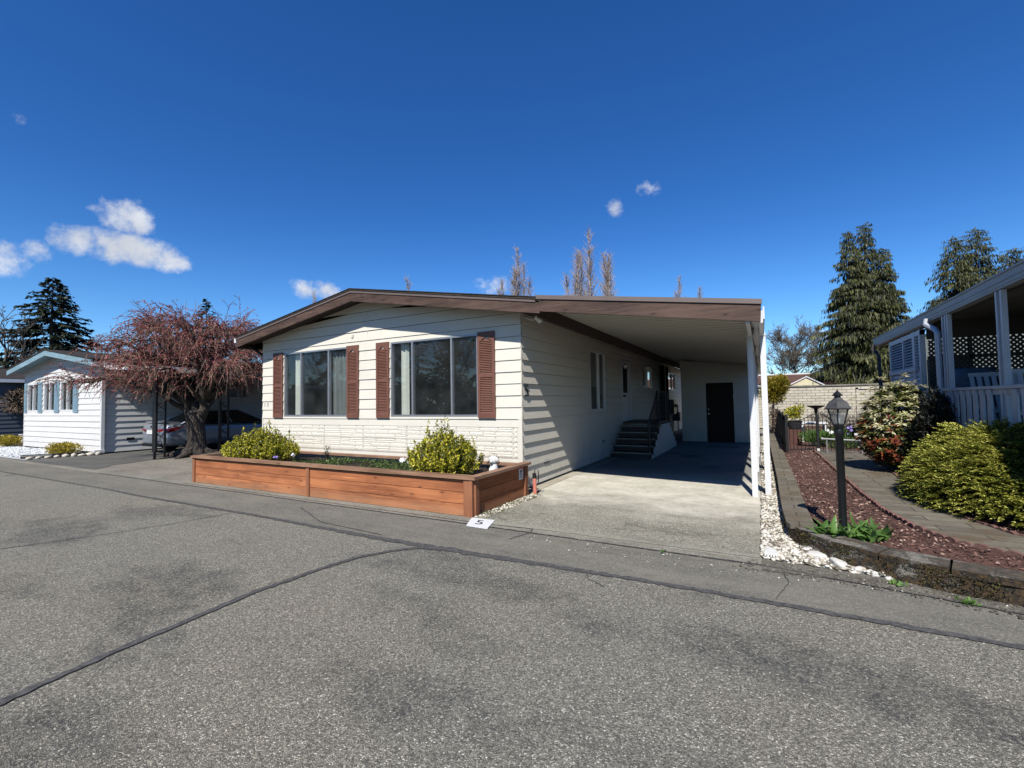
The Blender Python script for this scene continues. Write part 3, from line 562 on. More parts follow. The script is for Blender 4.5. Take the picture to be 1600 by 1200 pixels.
# moulded stone panels under the windows
rr = random.Random(3); mb = MB()
uu = .05; pw = [1.0, 1.22, 1.22, 1.22, 1.22, 1.22]; pi = 0
while uu < 7.2:
    w = min(pw[pi % 6], 7.25-uu); pi += 1
    for half in (0, 1):
        zb = .575+half*.265; hh = .26
        mb.bb(FF, uu+.003, uu+w-.003, 0, .004, zb, zb+hh-.004)
        for row in range(3):
            za = zb+row*hh/3+.005; zc = zb+(row+1)*hh/3-.005; q = uu+.01
            while q < uu+w-.03:
                sw = min(rr.uniform(.18, .55), uu+w-.012-q)
                if uu+w-.012-(q+sw) < .1: sw = uu+w-.012-q
                split = rr.random() < .3; rowsz = [(za, zc)] if not split else [(za, (za+zc)/2-.003), ((za+zc)/2+.003, zc)]
                for (ya, yb) in rowsz:
                    kx = max(3, int(sw/.022)); kz = 4 if not split else 3; hgt = rr.uniform(.003, .009)
                    G = []
                    for i in range(kx+1):
                        for j in range(kz+1):
                            ed = i in (0, kx) or j in (0, kz)
                            nn = .004 if ed else .004+hgt*rr.uniform(.35, 1.25)
                            G.append((q+(sw-.006)*i/kx-11.02, FY-nn, ya+(yb-ya)*(j/kz)+(0 if ed else rr.uniform(-.004, .004))))
                    mb.add(G, [(i*(kz+1)+j, (i+1)*(kz+1)+j, (i+1)*(kz+1)+j+1, i*(kz+1)+j+1) for i in range(kx) for j in range(kz)])
                q += sw
    uu += w
mb.build('stone_panel', M['stone'], H0)
# side wall facing the carport
SX = -3.68; FS = ((SX, FY, 0), (0, 1, 0), (1, 0, 0)); SL = 27.0-FY; v_ = lambda y: y-FY
DOOR = (v_(13.66), v_(14.62), .93, 2.80); SW1 = (v_(10.74), v_(12.02), 1.29, 2.82); SW2 = (v_(16.35), v_(18.0), 2.0, 2.80); SW3 = (v_(21.4), v_(23.3), 2.0, 2.78)
RS = [(.062, .20)]+[(.20+.2096*i, .20+.2096*(i+1)) for i in range(15)]
mb = MB(); lapwall(mb, FS, SL, RS, lambda u: 3.13, [DOOR, SW1, SW2, SW3], lap=.028)
for jj in (2.3, 5.2, 8.1): 
    for k in range(0, 15, 2): mb.bb(FS, jj+(.4 if k % 4 else 0)-.003, jj+(.4 if k % 4 else 0)+.003, 0, .018, .20+.2096*k+.002, .20+.2096*(k+1)-.004)
mb.build('side_wall', M['cream'], H0)
mb = MB(); mb.box(-11.0, SX-.03, FY+.03, 27.0, -.05, .06); mb.box(-11.02, -11.0, FY, 27, 0, 3.05); mb.box(-11.0, SX, 26.98, 27, .06, 3.1); mb.build('skirting', M['cream'], H0)
mb = MB(); mb.bb(FS, -.0, .035, -.02, .006, .06, 3.12); mb.bb(FF, 7.315, 7.34, -.02, .006, 1.25, 3.12); mb.build('corner_trim', M['cream'], H0)
room(H0, -10.9, -3.75, FY+.09, 10.2, .55, 3.0); room(H0, -7.5, -3.76, 10.3, 26.9, .55, 3.0)
cw, sw_ = M['curtain'], M['sheer']
window(H0, FF, *W1, (u_(-9.56), u_(-8.61)), curtains=((u_(-9.93), u_(-9.66), cw), (u_(-8.60), u_(-8.05), sw_)))
window(H0, FF, *W2, (u_(-6.15), u_(-5.18)), curtains=((u_(-6.55), u_(-6.36), cw),))
window(H0, FS, *SW1, (v_(11.45),), fw=.045, frame=M['whitep'], curtains=((v_(10.8), v_(11.4), sw_),)); window(H0, FS, *SW2, (v_(17.2),), frame=M['alu']); window(H0, FS, *SW3, (v_(22.5),), frame=M['alu'], curtains=((v_(21.45), v_(22.4), cw),))
# white entry door with a narrow dark light
mb = MB(); mb.bb(FS, *DOOR[:2], -.05, .0, .93, 2.78); d = mb.build('door', M['whitep'], H0)
mb = MB(); mb.bb(FS, DOOR[0]+.12, DOOR[0]+.62, .001, .006, 1.78, 2.62); mb.build('door_window', M['carglass'], d)
mb = MB(); mb.tube([(SX+.01, 13.75, 1.68), (SX+.06, 13.75, 1.68), (SX+.07, 13.80, 1.68)], .025, 8); mb.build('handle', M['iron'], d)
mb = MB(); mb.bb(FS, DOOR[0]-.06, DOOR[0], 0, .025, .93, 2.80); mb.bb(FS, DOOR[1], DOOR[1]+.06, 0, .025, .93, 2.80); mb.bb(FS, DOOR[0]-.06, DOOR[1]+.06, 0, .026, 2.80, 2.88); mb.build('door_frame', M['whitep'], H0)
# wall lamp by the door
mb = MB(); mb.bb(FS, v_(13.36), v_(13.46), .02, .04, 2.50, 2.64); mb.tube([(SX+.03, 13.41, 2.60), (SX+.12, 13.41, 2.66), (SX+.18, 13.41, 2.60)], .012, 8); mb.lathe([(.02, .03), (.07, .0), (.075, -.03), (.05, -.1), (.03, -.12)], (SX+.18, 13.41, 2.60), 10); mb.build('wall_lamp', M['alu'], H0)
# small floodlight under the eave corner
mb = MB(); mb.tube([(SX+.01, 7.25, 3.06), (SX+.10, 7.35, 3.02), (SX+.16, 7.42, 3.05)], .012, 8); mb.tube([(SX+.15, 7.36, 3.08), (SX+.2, 7.5, 3.02)], [.035, .055], 12); mb.build('floodlight', M['whitep'], H0)
# gas, power pipes and meters
for y in (19.57, 20.15, 21.0):
    mb = MB(); mb.tube([(SX+.05, y, .3), (SX+.05, y, 3.0)], .045, 8); mb.build('conduit', M['black'], H0)
mb = MB(); mb.box(SX+.02, SX+.22, 21.5, 22.1, .9, 1.55); mb.lathe([(.0, 0), (.1, 0), (.1, .12), (.05, .15)], (SX+.22, 21.8, 1.2), 12); mb.build('electric_meter', M['meter'], H0); mb = MB(); mb.box(SX+.02, SX+.3, 22.6, 23.0, .55, .95); mb.tube([(SX+.1, 22.8, .95), (SX+.1, 22.8, 1.3), (SX+.1, 23.3, 1.3), (SX+.1, 23.3, 0)], .03, 8); mb.build('utility_meter', M['meter'], H0)
# small crawl space vents
for (y, z) in ((7.95, .36), (11.55, .43)):
    mb = MB()
    for q in (0, .13): mb.bb(FS, v_(y)+q, v_(y)+q+.11, .012, .022, z, z+.09)
    for q in (0, .13):
        for k in range(4): mb.bb(FS, v_(y)+q+.008, v_(y)+q+.102, .022, .027, z+.01+k*.02, z+.018+k*.02)
    mb.build('vent', M['meter'], H0)
text_mesh('house_number', '5', .30, M['iron'], FS, v_(7.24), 1.74, .026, H0, .012)
text_mesh('house_number', '5', .13, M['meter'], FF, u_(-10.80), 1.58, .012, H0, .002); mb = MB(); mb.bb(FF, u_(-10.925), u_(-10.915), .012, .015, 1.53, 1.63); mb.build('house_number', M['meter'], H0)
mb = MB(); mb.bb(FF, u_(-7.86), u_(-7.80), .02, .03, 3.02, 3.09); mb.build('junction_cover', M['cream'], H0)
# shutters
def shutter(parent, F, u0, u1, z0, z1, mat):
    mb = MB(); fw = .05
    mb.bb(F, u0, u0+fw, .012, .045, z0, z1); mb.bb(F, u1-fw, u1, .012, .045, z0, z1)
    mid = z0+(z1-z0)*.49
    mb.bb(F, u0+fw, u1-fw, .012, .044, z0, z0+.10); mb.bb(F, u0+fw, u1-fw, .012, .044, mid-.03, mid+.03); mb.bb(F, u0+fw, u1-fw, .012, .044, z1-.07, z1)
    mb.bb(F, u0+fw, u1-fw, .010, .016, z0+.10, z1-.07)
    O, U, N = [np.array(q, float) for q in F]
    def slat(za, zb, ua=u0+fw, ub=u1-fw):
        k = (za+zb)/2; P = lambda u, n, z: O+U*u+N*n+np.array([0, 0, z])
        mb.quad(P(ua, .040, za), P(ub, .040, za), P(ub, .020, zb), P(ua, .020, zb)); mb.quad(P(ua, .040, za), P(ua, .016, za-.002), P(ub, .016, za-.002), P(ub, .040, za))
    for (a, b) in ((z0+.10, mid-.03), (mid+.03, z1-.14)):
        n = int(round((b-a)/.0315)); 
        for k in range(n): slat(a+(b-a)*k/n, a+(b-a)*(k+.8)/n)
    c = (u0+u1)/2; w = (u1-u0)/2-fw; zt = z1-.14        # little arch under the top rail
    P = lambda u, n, z: tuple(O+U*u+N*n+np.array([0, 0, z]))
    for sgn in (-1, 1):
        mb.prism([P(c+sgn*w, .014, zt-.03), P(c+sgn*w, .014, z1-.07), P(c, .014, z1-.07), P(c, .014, zt+.055), P(c+sgn*w*.45, .014, zt+.02), P(c+sgn*w*.55, .014, zt)], N*.029)
    return mb.build('shutter', mat, parent)
for (a, b) in ((-10.555, -10.20), (-7.985, -7.63), (-7.105, -6.75), (-4.565, -4.20)): shutter(H0, FF, u_(a), u_(b), 1.265, 2.845, M['shutter'])
# roof
mb = MB()
for sgn, xe in ((-1, -11.42), (1, -3.15)):
    x0, x1 = -7.40, xe; z0_, z1_ = 3.95, hroof(xe)
    mb.prism([(x0, EY-.045, z0_), (x1, EY-.045, z1_), (x1, EY-.045, z1_-.035), (x0, EY-.045, z0_-.035)], (0, 20.7, 0))
    for k in range(70):                                   # ragged shingle edge along the gable
        t0 = k/70; xx = x0+(x1-x0)*t0; zz = z0_+(z1_-z0_)*t0; dx = (x1-x0)/70
        mb.prism([(xx, EY-.05-random.uniform(.0, .012), zz+.001), (xx+dx*.97, EY-.055, zz+.001+(z1_-z0_)/70), (xx+dx*.97, EY-.055, zz+.012+(z1_-z0_)/70), (xx, EY-.055, zz+.012)], (0, .3, 0))
roof = mb.build('roof', M['shingle'], H0)
def raked(parent, name, mat, xs, dz0, dz1, y0, y1):
    mb = MB()
    for a, b in zip(xs[:-1], xs[1:]):
        mb.prism([(a, y0, hroof(a)+dz1), (b, y0, hroof(b)+dz1), (b, y0, hroof(b)+dz0), (a, y0, hroof(a)+dz0)], (0, y1-y0, 0))
    return mb.build(name, mat, parent)
raked(H0, 'metal_trim', M['trim'], (-11.42, -7.40, -3.17), -.035, -.078, EY-.035, EY)
raked(H0, 'gable_fascia', M['fascia'], (-11.42, -7.402), -.078, -.255, EY-.02, EY+.02)
raked(H0, 'gable_fascia', M['fascia'], (-7.398, -3.10), -.078, -.255, EY-.02, EY+.02)
mb = MB()
for a, b in ((-11.40, -7.40), (-7.40, -3.19)): mb.prism([(a, EY+.02, hroof(a)-.16), (b, EY+.02, hroof(b)-.16), (b, EY+.02, hroof(b)-.13), (a, EY+.02, hroof(a)-.13)], (0, .45, 0))
mb.quad((SX+.02, EY+.4, 3.13), (-3.17, EY+.4, 3.02), (-3.17, 27.2, 3.02), (SX+.02, 27.2, 3.13)); mb.quad((-11.0, EY+.4, 3.0), (-11.38, EY+.4, 3.0), (-11.38, 24.6, 3.0), (-11.0, 24.6, 3.0))
mb.build('soffit', M['soffit'], H0)
mb = MB(); mb.box(-3.19, -3.155, EY+.02, 27.2, 2.93, 3.13); mb.box(-11.42, -11.39, EY+.02, 24.7, 3.0, 3.20); mb.build('eave_board', M['soffit'], H0)
mb = MB(); mb.box(-11.50, -11.40, EY-.02, 24.6, 3.14, 3.25); mb.build('gutter', M['whitep'], H0)
mb = MB(); mb.tube([(-11.3, EY+.25, 3.05), (-11.22, FY-.02, 2.95), (-11.12, FY+.05, 2.85)], .035, 8); mb.build('gutter_elbow', M['black'], H0)

# ================================================================== CARPORT
croof = lambda x: 3.245-.143*(x+3.17)                      # underside-of-trim line
K = thing('carport', 'long flat white-ribbed carport roof with brown front board beside the cream home', 'carport', (-1.6, 8.1, 0))
mb = MB(); mb.prism([(-3.17, EY-.04, croof(-3.17)+.035), (.045, EY-.04, croof(.045)+.035), (.045, EY-.04, croof(.045)-.03), (-3.17, EY-.04, croof(-3.17)-.03)], (0, .03, 0)); mb.build('metal_trim', M['trim'], K)
mb = MB(); mb.prism([(-3.098, EY-.02, croof(-3.098)-.03), (.035, EY-.02, croof(.035)-.03), (.022, EY-.02, croof(.022)-.255), (-3.098, EY-.02, croof(-3.098)-.225)], (0, .04, 0)); mb.build('front_board', M['fascia'], K)
mb = MB(); pitch = .20; y = EY+.02; prof = []
while y < 24.4:
    prof += [(y, 0), (y+.146, 0), (y+.150, .06), (y+.196, .06)]; y += pitch
V = []; xa, xb = -3.135, .03
for (yy, dz) in prof: V += [(xa, yy, croof(xa)-.12+dz), (xb, yy, croof(xb)-.12+dz)]
mb.add(V, [(2*i, 2*i+1, 2*i+3, 2*i+2) for i in range(len(prof)-1)])
xa = -3.2; mb.prism([(xa, EY+.02, croof(xa)-.05), (xb, EY+.02, croof(xb)-.06), (xb, EY+.02, croof(xb)-.01), (xa, EY+.02, croof(xa)-.01)], (0, 17.8, 0))
mb.build('ribbed_roof', M['pan'], K)
mb = MB(); zb = croof(-.08)-.12
mb.box(-.15, -.10, EY+.03, 24.4, zb-.16, zb-.002); mb.box(.005, .05, EY+.03, 24.4, zb-.16, zb-.002); mb.box(-.10, .005, EY+.03, 24.4, zb-.03, zb-.004); mb.build('side_beam', M['whitep'], K)
mb = MB(); mb.box(.052, .07, EY+.1, 24.4, zb-.10, zb+.06); mb.build('gutter', M['whitep'], K)
for y in (8.12, 10.95, 13.8, 16.6):
    mb = MB(); mb.box(-.175, -.095, y-.05, y+.05, .014, 2.56); mb.box(-.167, -.160, y-.058, y-.052, .02, 2.5)
    mb.prism([(-.19, y-.055, 2.53), (-.085, y-.055, 2.53), (-.06, y-.055, zb), (-.15, y-.055, zb)], (0, .11, 0)); mb.build('post', M['whitep'], K)
    mb = MB(); mb.box(.005, .085, y+.06, y+.15, .008, 2.56); mb.prism([(.0, y+.05, 2.53), (.09, y+.05, 2.53), (.05, y+.05, zb), (-.01, y+.05, zb)], (0, .11, 0)); mb.build('post', M['whitep'], K)
mb = MB(); mb.box(.06, .16, 23.9, 24.3, 2.0, 2.75); mb.build('rain_head', M['trim'], K)

# shed under the carport
B = thing('storage_shed', 'cream lap-sided shed with dark door at the back of the carport', 'shed', (-1.45, 17.8, 0))
FH = ((-2.58, 17.8, 0), (1, 0, 0), (0, -1, 0)); SD = (.82, 1.72, .0, 2.12)
mb = MB(); lapwall(mb, FH, 2.25, [(.03+.2096*i, .03+.2096*(i+1)) for i in range(14)], lambda u: croof(u-2.58)-.16, [SD], lap=.016)
mb.box(-2.60, -2.575, 17.8, 22.5, .02, 2.98); lapwall(mb, ((-.33, 17.8, 0), (0, 1, 0), (1, 0, 0)), 4.7, [(.03+.2096*i, .03+.2096*(i+1)) for i in range(12)], lambda u: 2.55, lap=.016)
mb.box(-2.55, -.36, 17.86, 17.9, 0, 2.9); mb.box(-2.55, -.36, 22.3, 22.4, 0, 2.6); mb.build('wall', M['cream'], B)
mb = MB(); mb.bb(FH, .78, .825, 0, .02, .015, 2.14); mb.bb(FH, 1.715, 1.76, 0, .02, .015, 2.14); mb.bb(FH, .78, 1.76, 0, .021, 2.12, 2.17); mb.build('door_frame', M['cream'], B)
mb = MB(); mb.bb(FH, .825, 1.715, -.06, -.02, .015, 2.12); d = mb.build('door', M['darkdoor'], B)
mb = MB(); mb.lathe([(.0, 0), (.035, 0), (.035, .05), (0, .06)], (0, 0, 0), 10)
V = np.vstack(mb.v); mb.v = [np.stack([V[:, 0]-2.58+.90, 17.8+.02-V[:, 2]-.04, V[:, 1]+1.02], 1)]; mb.build('handle', M['alu'], d)
mb = MB(); mb.lathe([(.0, 0), (.02, 0), (.02, .03), (0, .03)], (0, 0, 0), 10)
V = np.vstack(mb.v); mb.v = [np.stack([V[:, 0]-2.58+.90, 17.8+.02-V[:, 2]-.04, V[:, 1]+1.18], 1)]; mb.build('deadbolt', M['alu'], d)
mb = MB(); mb.bb(FH, 1.71, 1.75, .02, .05, 1.55, 1.7); mb.build('latch', M['whitep'], B)

# entry stairs
T = thing('entry_stairs', 'dark five-tread stairs with black railing climbing to the white side door', 'stairs', (-3.15, 12.3, 0))
y0s = 12.25; run = .265; ris = .163
for i in range(5):
    mb = MB(); mb.box(-3.62, -2.60, y0s+run*i, y0s+run*(i+1)+.1, ris*i+.015, ris*(i+1)-.03); mb.box(-3.64, -2.58, y0s+run*i-.03, y0s+run*(i+1)+.02, ris*(i+1)-.03, ris*(i+1)); st = mb.build('tread', M['step'], T)
    mb = MB(); mb.box(-3.645, -2.575, y0s+run*i-.042, y0s+run*i-.0305, ris*(i+1)-.028, ris*(i+1)+.003); mb.build('nosing', M['nosing'], st)
mb = MB(); mb.box(-3.64, -2.58, y0s+run*5-.03, 15.0, .86, .92); mb.build('landing', M['step'], T)
for i in range(4):
    mb = MB(); mb.box(-3.62, -2.60, 15.0+run*i, 15.0+run*(i+1), .015, .86-ris*(i+1)); mb.build('tread', M['step'], T)
mb = MB(); pts = [(-2.57, y0s+.03, .015)]
for i in range(5): pts += [(-2.57, y0s+run*i+.03, ris*(i+1)-.05), (-2.57, y0s+run*(i+1)+.03, ris*(i+1)-.05)]
pts[-1] = (-2.57, y0s+run*5+.03, ris*5-.05); pts += [(-2.57, y0s+run*5+.03, .84), (-2.57, 15.0, .84)]
for i in range(4): pts += [(-2.57, 15.0+run*i, .84-ris*(i+1)), (-2.57, 15.0+run*(i+1), .84-ris*(i+1))]
pts += [(-2.57, 15.0+run*4, .015)]
mb.prism(pts, (.025, 0, 0)); mb.build('side_panel', M['cream'], T)
mb = MB(); X = -2.63
rail = [(X, y0s+.05, .95), (X, y0s+run*5, 1.78), (X, 15.0, 1.80), (X, 15.0+run*4+.1, .85)]
for a, b in zip(rail[:-1], rail[1:]): mb.tube([a, b], .022, 6)
lowr = [(a, b, c-.78) for a, b, c in rail]; mb.tube([lowr[1], lowr[2]], .012, 4)
for (a, b) in zip(rail[:-1], rail[1:]):
    k = max(2, int(abs(b[1]-a[1])/.12))
    for i in range(k+1):
        t = i/k; y = a[1]+(b[1]-a[1])*t; z = a[2]+(b[2]-a[2])*t; mb.tube([(X, y, z), (X, y, z-.80)], .008, 4, False)
mb.tube([(X, y0s+.05, .0), (X, y0s+.05, 1.0)], .03, 8); mb.tube([(X, y0s+run*5, .8), (X, y0s+run*5, 1.82)], .024, 6); mb.tube([(X, 15.0, .8), (X, 15.0, 1.82)], .024, 6)
mb.build('railing', M['iron'], T)

# ================================================================== PLANTER BOX
PB = thing('planter_box', 'long low stained cedar planter box in front of the cream home', 'planter', (-6.9, 5.2, 0))
Y0 = 5.20
for (a, b) in ((-10.36, -6.85), (-6.77, -3.56)):
    mb = MB(); w0 = 0.47
    for i in range(3): mb.box(a, b, Y0, Y0+.035, .012+i*.162, .012+(i+1)*.162-.007)
    mb.build('front_boards', M['cedar'], PB)
for x in (-10.40, -6.85):
    mb = MB(); mb.box(x, x+.085, Y0-.022, Y0+.03, .005, .505); mb.build('post', M['cedarz'], PB)
for (a, b, c, d_) in ((-3.60, -3.505, Y0-.028, Y0+.05), (-3.505, -3.455, Y0-.035, Y0+.02), (-3.50, -3.43, Y0+.02, Y0+.105)):
    mb = MB(); mb.box(a, b, c, d_, .005, .51); mb.build('post', M['cedarz'], PB)
mb = MB(); mb.box(-3.50, -3.43, 6.70, 6.80, .005, .51); mb.build('post', M['cedarz'], PB)
mb = MB()
for i in range(3): mb.box(-3.50, -3.465, Y0+.105, 6.70, .012+i*.162, .012+(i+1)*.162-.007)
mb.build('side_boards', M['cedary'], PB)
mb = MB()
for i in range(3): mb.box(-10.38, -10.345, Y0+.05, 7.05, .012+i*.162, .012+(i+1)*.162-.007)
mb.build('side_boards', M['cedary'], PB)
mb = MB(); mb.box(-10.43, -6.81, Y0-.05, Y0+.11, .512, .553); mb.box(-6.806, -3.40, Y0-.05, Y0+.11, .512, .553); mb.build('front_cap', M['cap'], PB)
mb = MB(); mb.box(-3.535, -3.40, Y0+.113, 6.86, .512, .552); mb.build('side_cap', M['capy'], PB); mb = MB(); mb.box(-10.43, -10.30, Y0+.113, 7.05, .512, .552); mb.build('side_cap', M['capy'], PB)
mb = MB(); mb.box(-10.28, -3.54, 6.90, 7.03, .46, .50); mb.build('back_cap', M['cap'], PB)
mb = MB(); G = []; nxg, nyg = 120, 26
for i in range(nxg+1):
    for j in range(nyg+1):
        x = -10.34+(6.82)*i/nxg; y = Y0+.04+(1.66)*j/nyg; G.append((x, y, .385+.03*math.sin(x*3.1+y*4)*math.cos(y*5-x)+random.uniform(-.012, .012)))
mb.add(G, [(i*(nyg+1)+j, (i+1)*(nyg+1)+j, (i+1)*(nyg+1)+j+1, i*(nyg+1)+j+1) for i in range(nxg) for j in range(nyg)]); mb.build('soil', M['soil'], PB)
FG = ((-3.43, 5.2, 0), (0, 1, 0), (1, 0, 0))
mb = MB(); mb.bb(FG, 1.33, 1.47, -.034, -.028, .30, .50); sg = mb.build('warning_sign', M['paper'], PB)
mb = MB(); mb.bb(FG, 1.335, 1.465, -.028, -.025, .468, .496); mb.build('red_header', M['signr'], sg)
mb = MB(); mb.bb(FG, 1.375, 1.42, -.028, -.0245, .415, .445); mb.bb(FG, 1.36, 1.378, -.028, -.0245, .405, .43); mb.bb(FG, 1.415, 1.44, -.028, -.0245, .435, .455)
for z, a, b in ((.385, 1.36, 1.44), (.368, 1.37, 1.43), (.345, 1.375, 1.425), (.328, 1.36, 1.44)): mb.bb(FG, a, b, -.028, -.0245, z, z+.007)
mb.build('print', M['black_ink'], sg)
mb = MB(); mb.tube([(-3.36, 6.90, 0), (-3.365, 6.90, .30)], .032, 10); pk = mb.build('stub', M['pink'], thing('pipe_stub', 'pink plastic pipe standing by the home corner behind the planter post', 'pipe', (-3.36, 6.9, 0)))
mb = MB(); mb.tube([(-3.365, 6.9, .28), (-3.36, 6.9, .40), (-3.33, 6.9, .46), (-3.29, 6.9, .40), (-3.30, 6.91, .2)], .008, 6); mb.tube([(-3.365, 6.9, .28), (-3.365, 6.9, .36)], .035, 8); mb.build('cable', M['iron'], pk.parent)
# number painted on the edge of the road
mb = MB(); mb.poly([(-3.45, 5.145, .0205), (-3.10, 5.16, .0205), (-2.985, 4.79, .0205), (-3.30, 4.80, .0205)][::-1]); mb.prism([(-3.45, 5.145, .009), (-3.10, 5.16, .009), (-2.985, 4.79, .009), (-3.30, 4.80, .009)], (0, 0, .011))
pn = mb.build('painted_number', M['roadpaint'], loc=(-3.2, 4.97, .0)); tag(pn, 'white tile with a black number 5 at the planter corner by the road', 'number marker')
text_mesh('digit', '5', .27, M['black_ink'], ((-3.215, 4.97, 0), (1, .03, 0), (0, 0, 1)), 0, 0, .022, pn, .001, flat=(-.36, .93, 0))

# ================================================================== VEGETATION TOOLS
def tubes_fast(paths, radii, k=4):            # many polylines with the same number of points
    P = np.asarray(paths, float); n, m_, _ = P.shape; R = np.asarray(radii, float)
    T = unit(np.gradient(P, axis=1)); ref = np.zeros_like(T); ref[..., 0] = .31; ref[..., 1] = .17; ref[..., 2] = .93
    alt = np.abs((T*unit(ref)).sum(-1)) > .93; ref[alt] = (1, .2, 0)
    A = unit(np.cross(T, ref)); B = np.cross(T, A); a = np.arange(k)*2*PI/k
    V = P[:, :, None, :]+R[:, :, None, None]*(A[:, :, None, :]*np.cos(a)[:, None]+B[:, :, None, :]*np.sin(a)[:, None])
    base = (np.arange(n)*m_*k)[:, None, None]; i = (np.arange(m_-1)*k)[None, :, None]; j = np.arange(k)[None, None, :]; j2 = (j+1) % k
    F = np.stack([base+i+j, base+i+j2, base+i+k+j2, base+i+k+j], -1).reshape(-1, 4)
    return V.reshape(-1, 3), F
class Acc:
    def __init__(s): s.V = []; s.F = []; s.n = 0
    def add(s, V, F): s.V.append(V); s.F.append(F+s.n); s.n += len(V)
    def build(s, name, mat, parent=None, loc=None, smooth=False): return fast(name, np.vstack(s.V), np.vstack(s.F), mat, parent, loc, smooth)
ICO = None
def ico():
    global ICO
    if ICO is None:
        import bmesh
        b = bmesh.new(); bmesh.ops.create_icosphere(b, subdivisions=1, radius=1); b.verts.ensure_lookup_table()
        ICO = (np.array([v.co[:] for v in b.verts]), np.array([[v.index for v in f.verts] for f in b.faces])); b.free()
    return ICO
def stones(cent, size, flat=.6, jag=.18):
    V0, F0 = ico(); n = len(cent); V = np.broadcast_to(V0, (n, *V0.shape)).copy()
    V *= 1+RNG.normal(0, jag, (n, len(V0), 1)); sc = np.asarray(size)[:, None]*RNG.uniform(.6, 1.35, (n, 3)); sc[:, 2] *= flat
    V *= sc[:, None, :]; a = RNG.uniform(0, 2*PI, n); c, s_ = np.cos(a), np.sin(a); x = V[..., 0]*c[:, None]-V[..., 1]*s_[:, None]; y = V[..., 0]*s_[:, None]+V[..., 1]*c[:, None]
    V[..., 0], V[..., 1] = x, y; V += np.asarray(cent)[:, None, :]
    F = (F0[None]+(np.arange(n)*len(V0))[:, None, None]).reshape(-1, 3); return V.reshape(-1, 3), F
def in_poly(P, poly):
    x, y = P[:, 0], P[:, 1]; ins = np.zeros(len(P), bool); j = len(poly)-1
    for i in range(len(poly)):
        xi, yi = poly[i]; xj, yj = poly[j]; c = ((yi > y) != (yj > y)) & (x < (xj-xi)*(y-yi)/(yj-yi+1e-12)+xi); ins ^= c; j = i
    return ins
def scatter(poly, n):
    P = np.array(poly); lo, hi = P.min(0), P.max(0); out = np.zeros((0, 2))
    while len(out) < n:
        q = RNG.uniform(lo, hi, (n*2, 2)); out = np.vstack([out, q[in_poly(q, poly)]])
    return out[:n]

def bare_tree(name, label, base, height, width, mat, n1=14, n2=9, n3=7, trunk_r=.3, up=.6, group=None, tw=.03, crown0=.2, cat='tree', lean=(0, 0)):
    t = thing(name, label, cat, base, group); b = np.array(base, float); top = b+np.array([lean[0], lean[1], height])
    mb = MB(); k = 8; P = [b+(top-b)*i/k+np.array([random.uniform(-1, 1), random.uniform(-1, 1), 0])*width*.012*min(i, 3) for i in range(k+1)]
    mb.tube(P, [trunk_r*(1-.93*i/k) for i in range(k+1)], 8); mb.build('trunk', mat, t)
    paths, rad = [], []
    def limb(p, d, L, r, lvl):
        m_ = 6; q = [np.array(p)]; dd = np.array(d)
        for i in range(m_-1):
            dd = unit(dd+RNG.normal(0, .13, 3)+np.array([0, 0, up*.28])); q.append(q[-1]+dd*L/(m_-1))
        paths.append(q); rad.append([max(tw, r*(1-.85*i/(m_-1))) for i in range(m_)])
        if lvl < 3:
            for _ in range((n2, n3, 3)[lvl] if lvl < 2 else 3):
                i = random.randint(1, m_-1); fr = i/(m_-1)
                nd = unit(unit(q[i]-q[i-1])*(.7+up)+rnd(1)[0]*.9); limb(q[i], nd, L*random.uniform(.35, .6), r*.45, lvl+1)
    for i in range(n1):
        f = crown0+(1-crown0)*(i+.5)/n1*.95; a = i*2.4+random.random(); d = unit(np.array([math.cos(a), math.sin(a), .2+up*1.6]))
        limb(b+(top-b)*f, d, width*.5*(1.15-f*.55)*(1+up*1.2), trunk_r*.35, 0)
    V, F = tubes_fast(paths, rad, 3); fast('crown', V, F, mat, t); return t

def poplar(label, base, height, width, leaders=5, D=75):
    t = thing('bare_poplar', label, 'tree', base, 'bare poplars on the skyline'); b = np.array(base, float)
    mb = MB(); mb.tube([b, b+[0, 0, height*.55]], [.45, .12], 8); mb.build('trunk', M['barewood'], t)
    paths, rad = [], []; right = np.array([.8776, .4791, 0])
    for l in range(leaders):
        fx = (l+.5)/leaders*2-1+random.uniform(-.15, .15); off = right*fx*width*.46+np.array([-.4791, .8776, 0])*random.uniform(-1, 1)*width*.25
        ht = height*(1-.21*abs(fx)**1.2)*random.uniform(.93, 1.0) if l != leaders//2 else height
        q = [b+np.array([0, 0, height*.08])+off*min(1, i/4)**.8+np.array([0, 0, (ht-height*.08)*i/9])+RNG.normal(0, .12, 3) for i in range(10)]
        mb2 = q; paths.append(q); rad.append([.16*(1-.8*i/9) for i in range(10)])
        for s_ in range(330):
            fr = RNG.uniform(.25, .98); i = fr*9; i0 = int(i); p = q[i0]+(q[min(9, i0+1)]-q[i0])*(i-i0)
            a = RNG.uniform(0, 2*PI); L = height*RNG.uniform(.05, .15)*(1.35-fr)
            d = unit(np.array([math.cos(a)*.9, math.sin(a)*.9, 1])); w = [p]
            for j in range(9): d = unit(d+RNG.normal(0, .07, 3)+[0, 0, .06]); w.append(w[-1]+d*L/9)
            paths.append(w); rad.append([.034*(1-.6*j/9) for j in range(10)])
    V, F = tubes_fast(paths, rad, 3); fast('crown', V, F, M['barewood'], t); return t

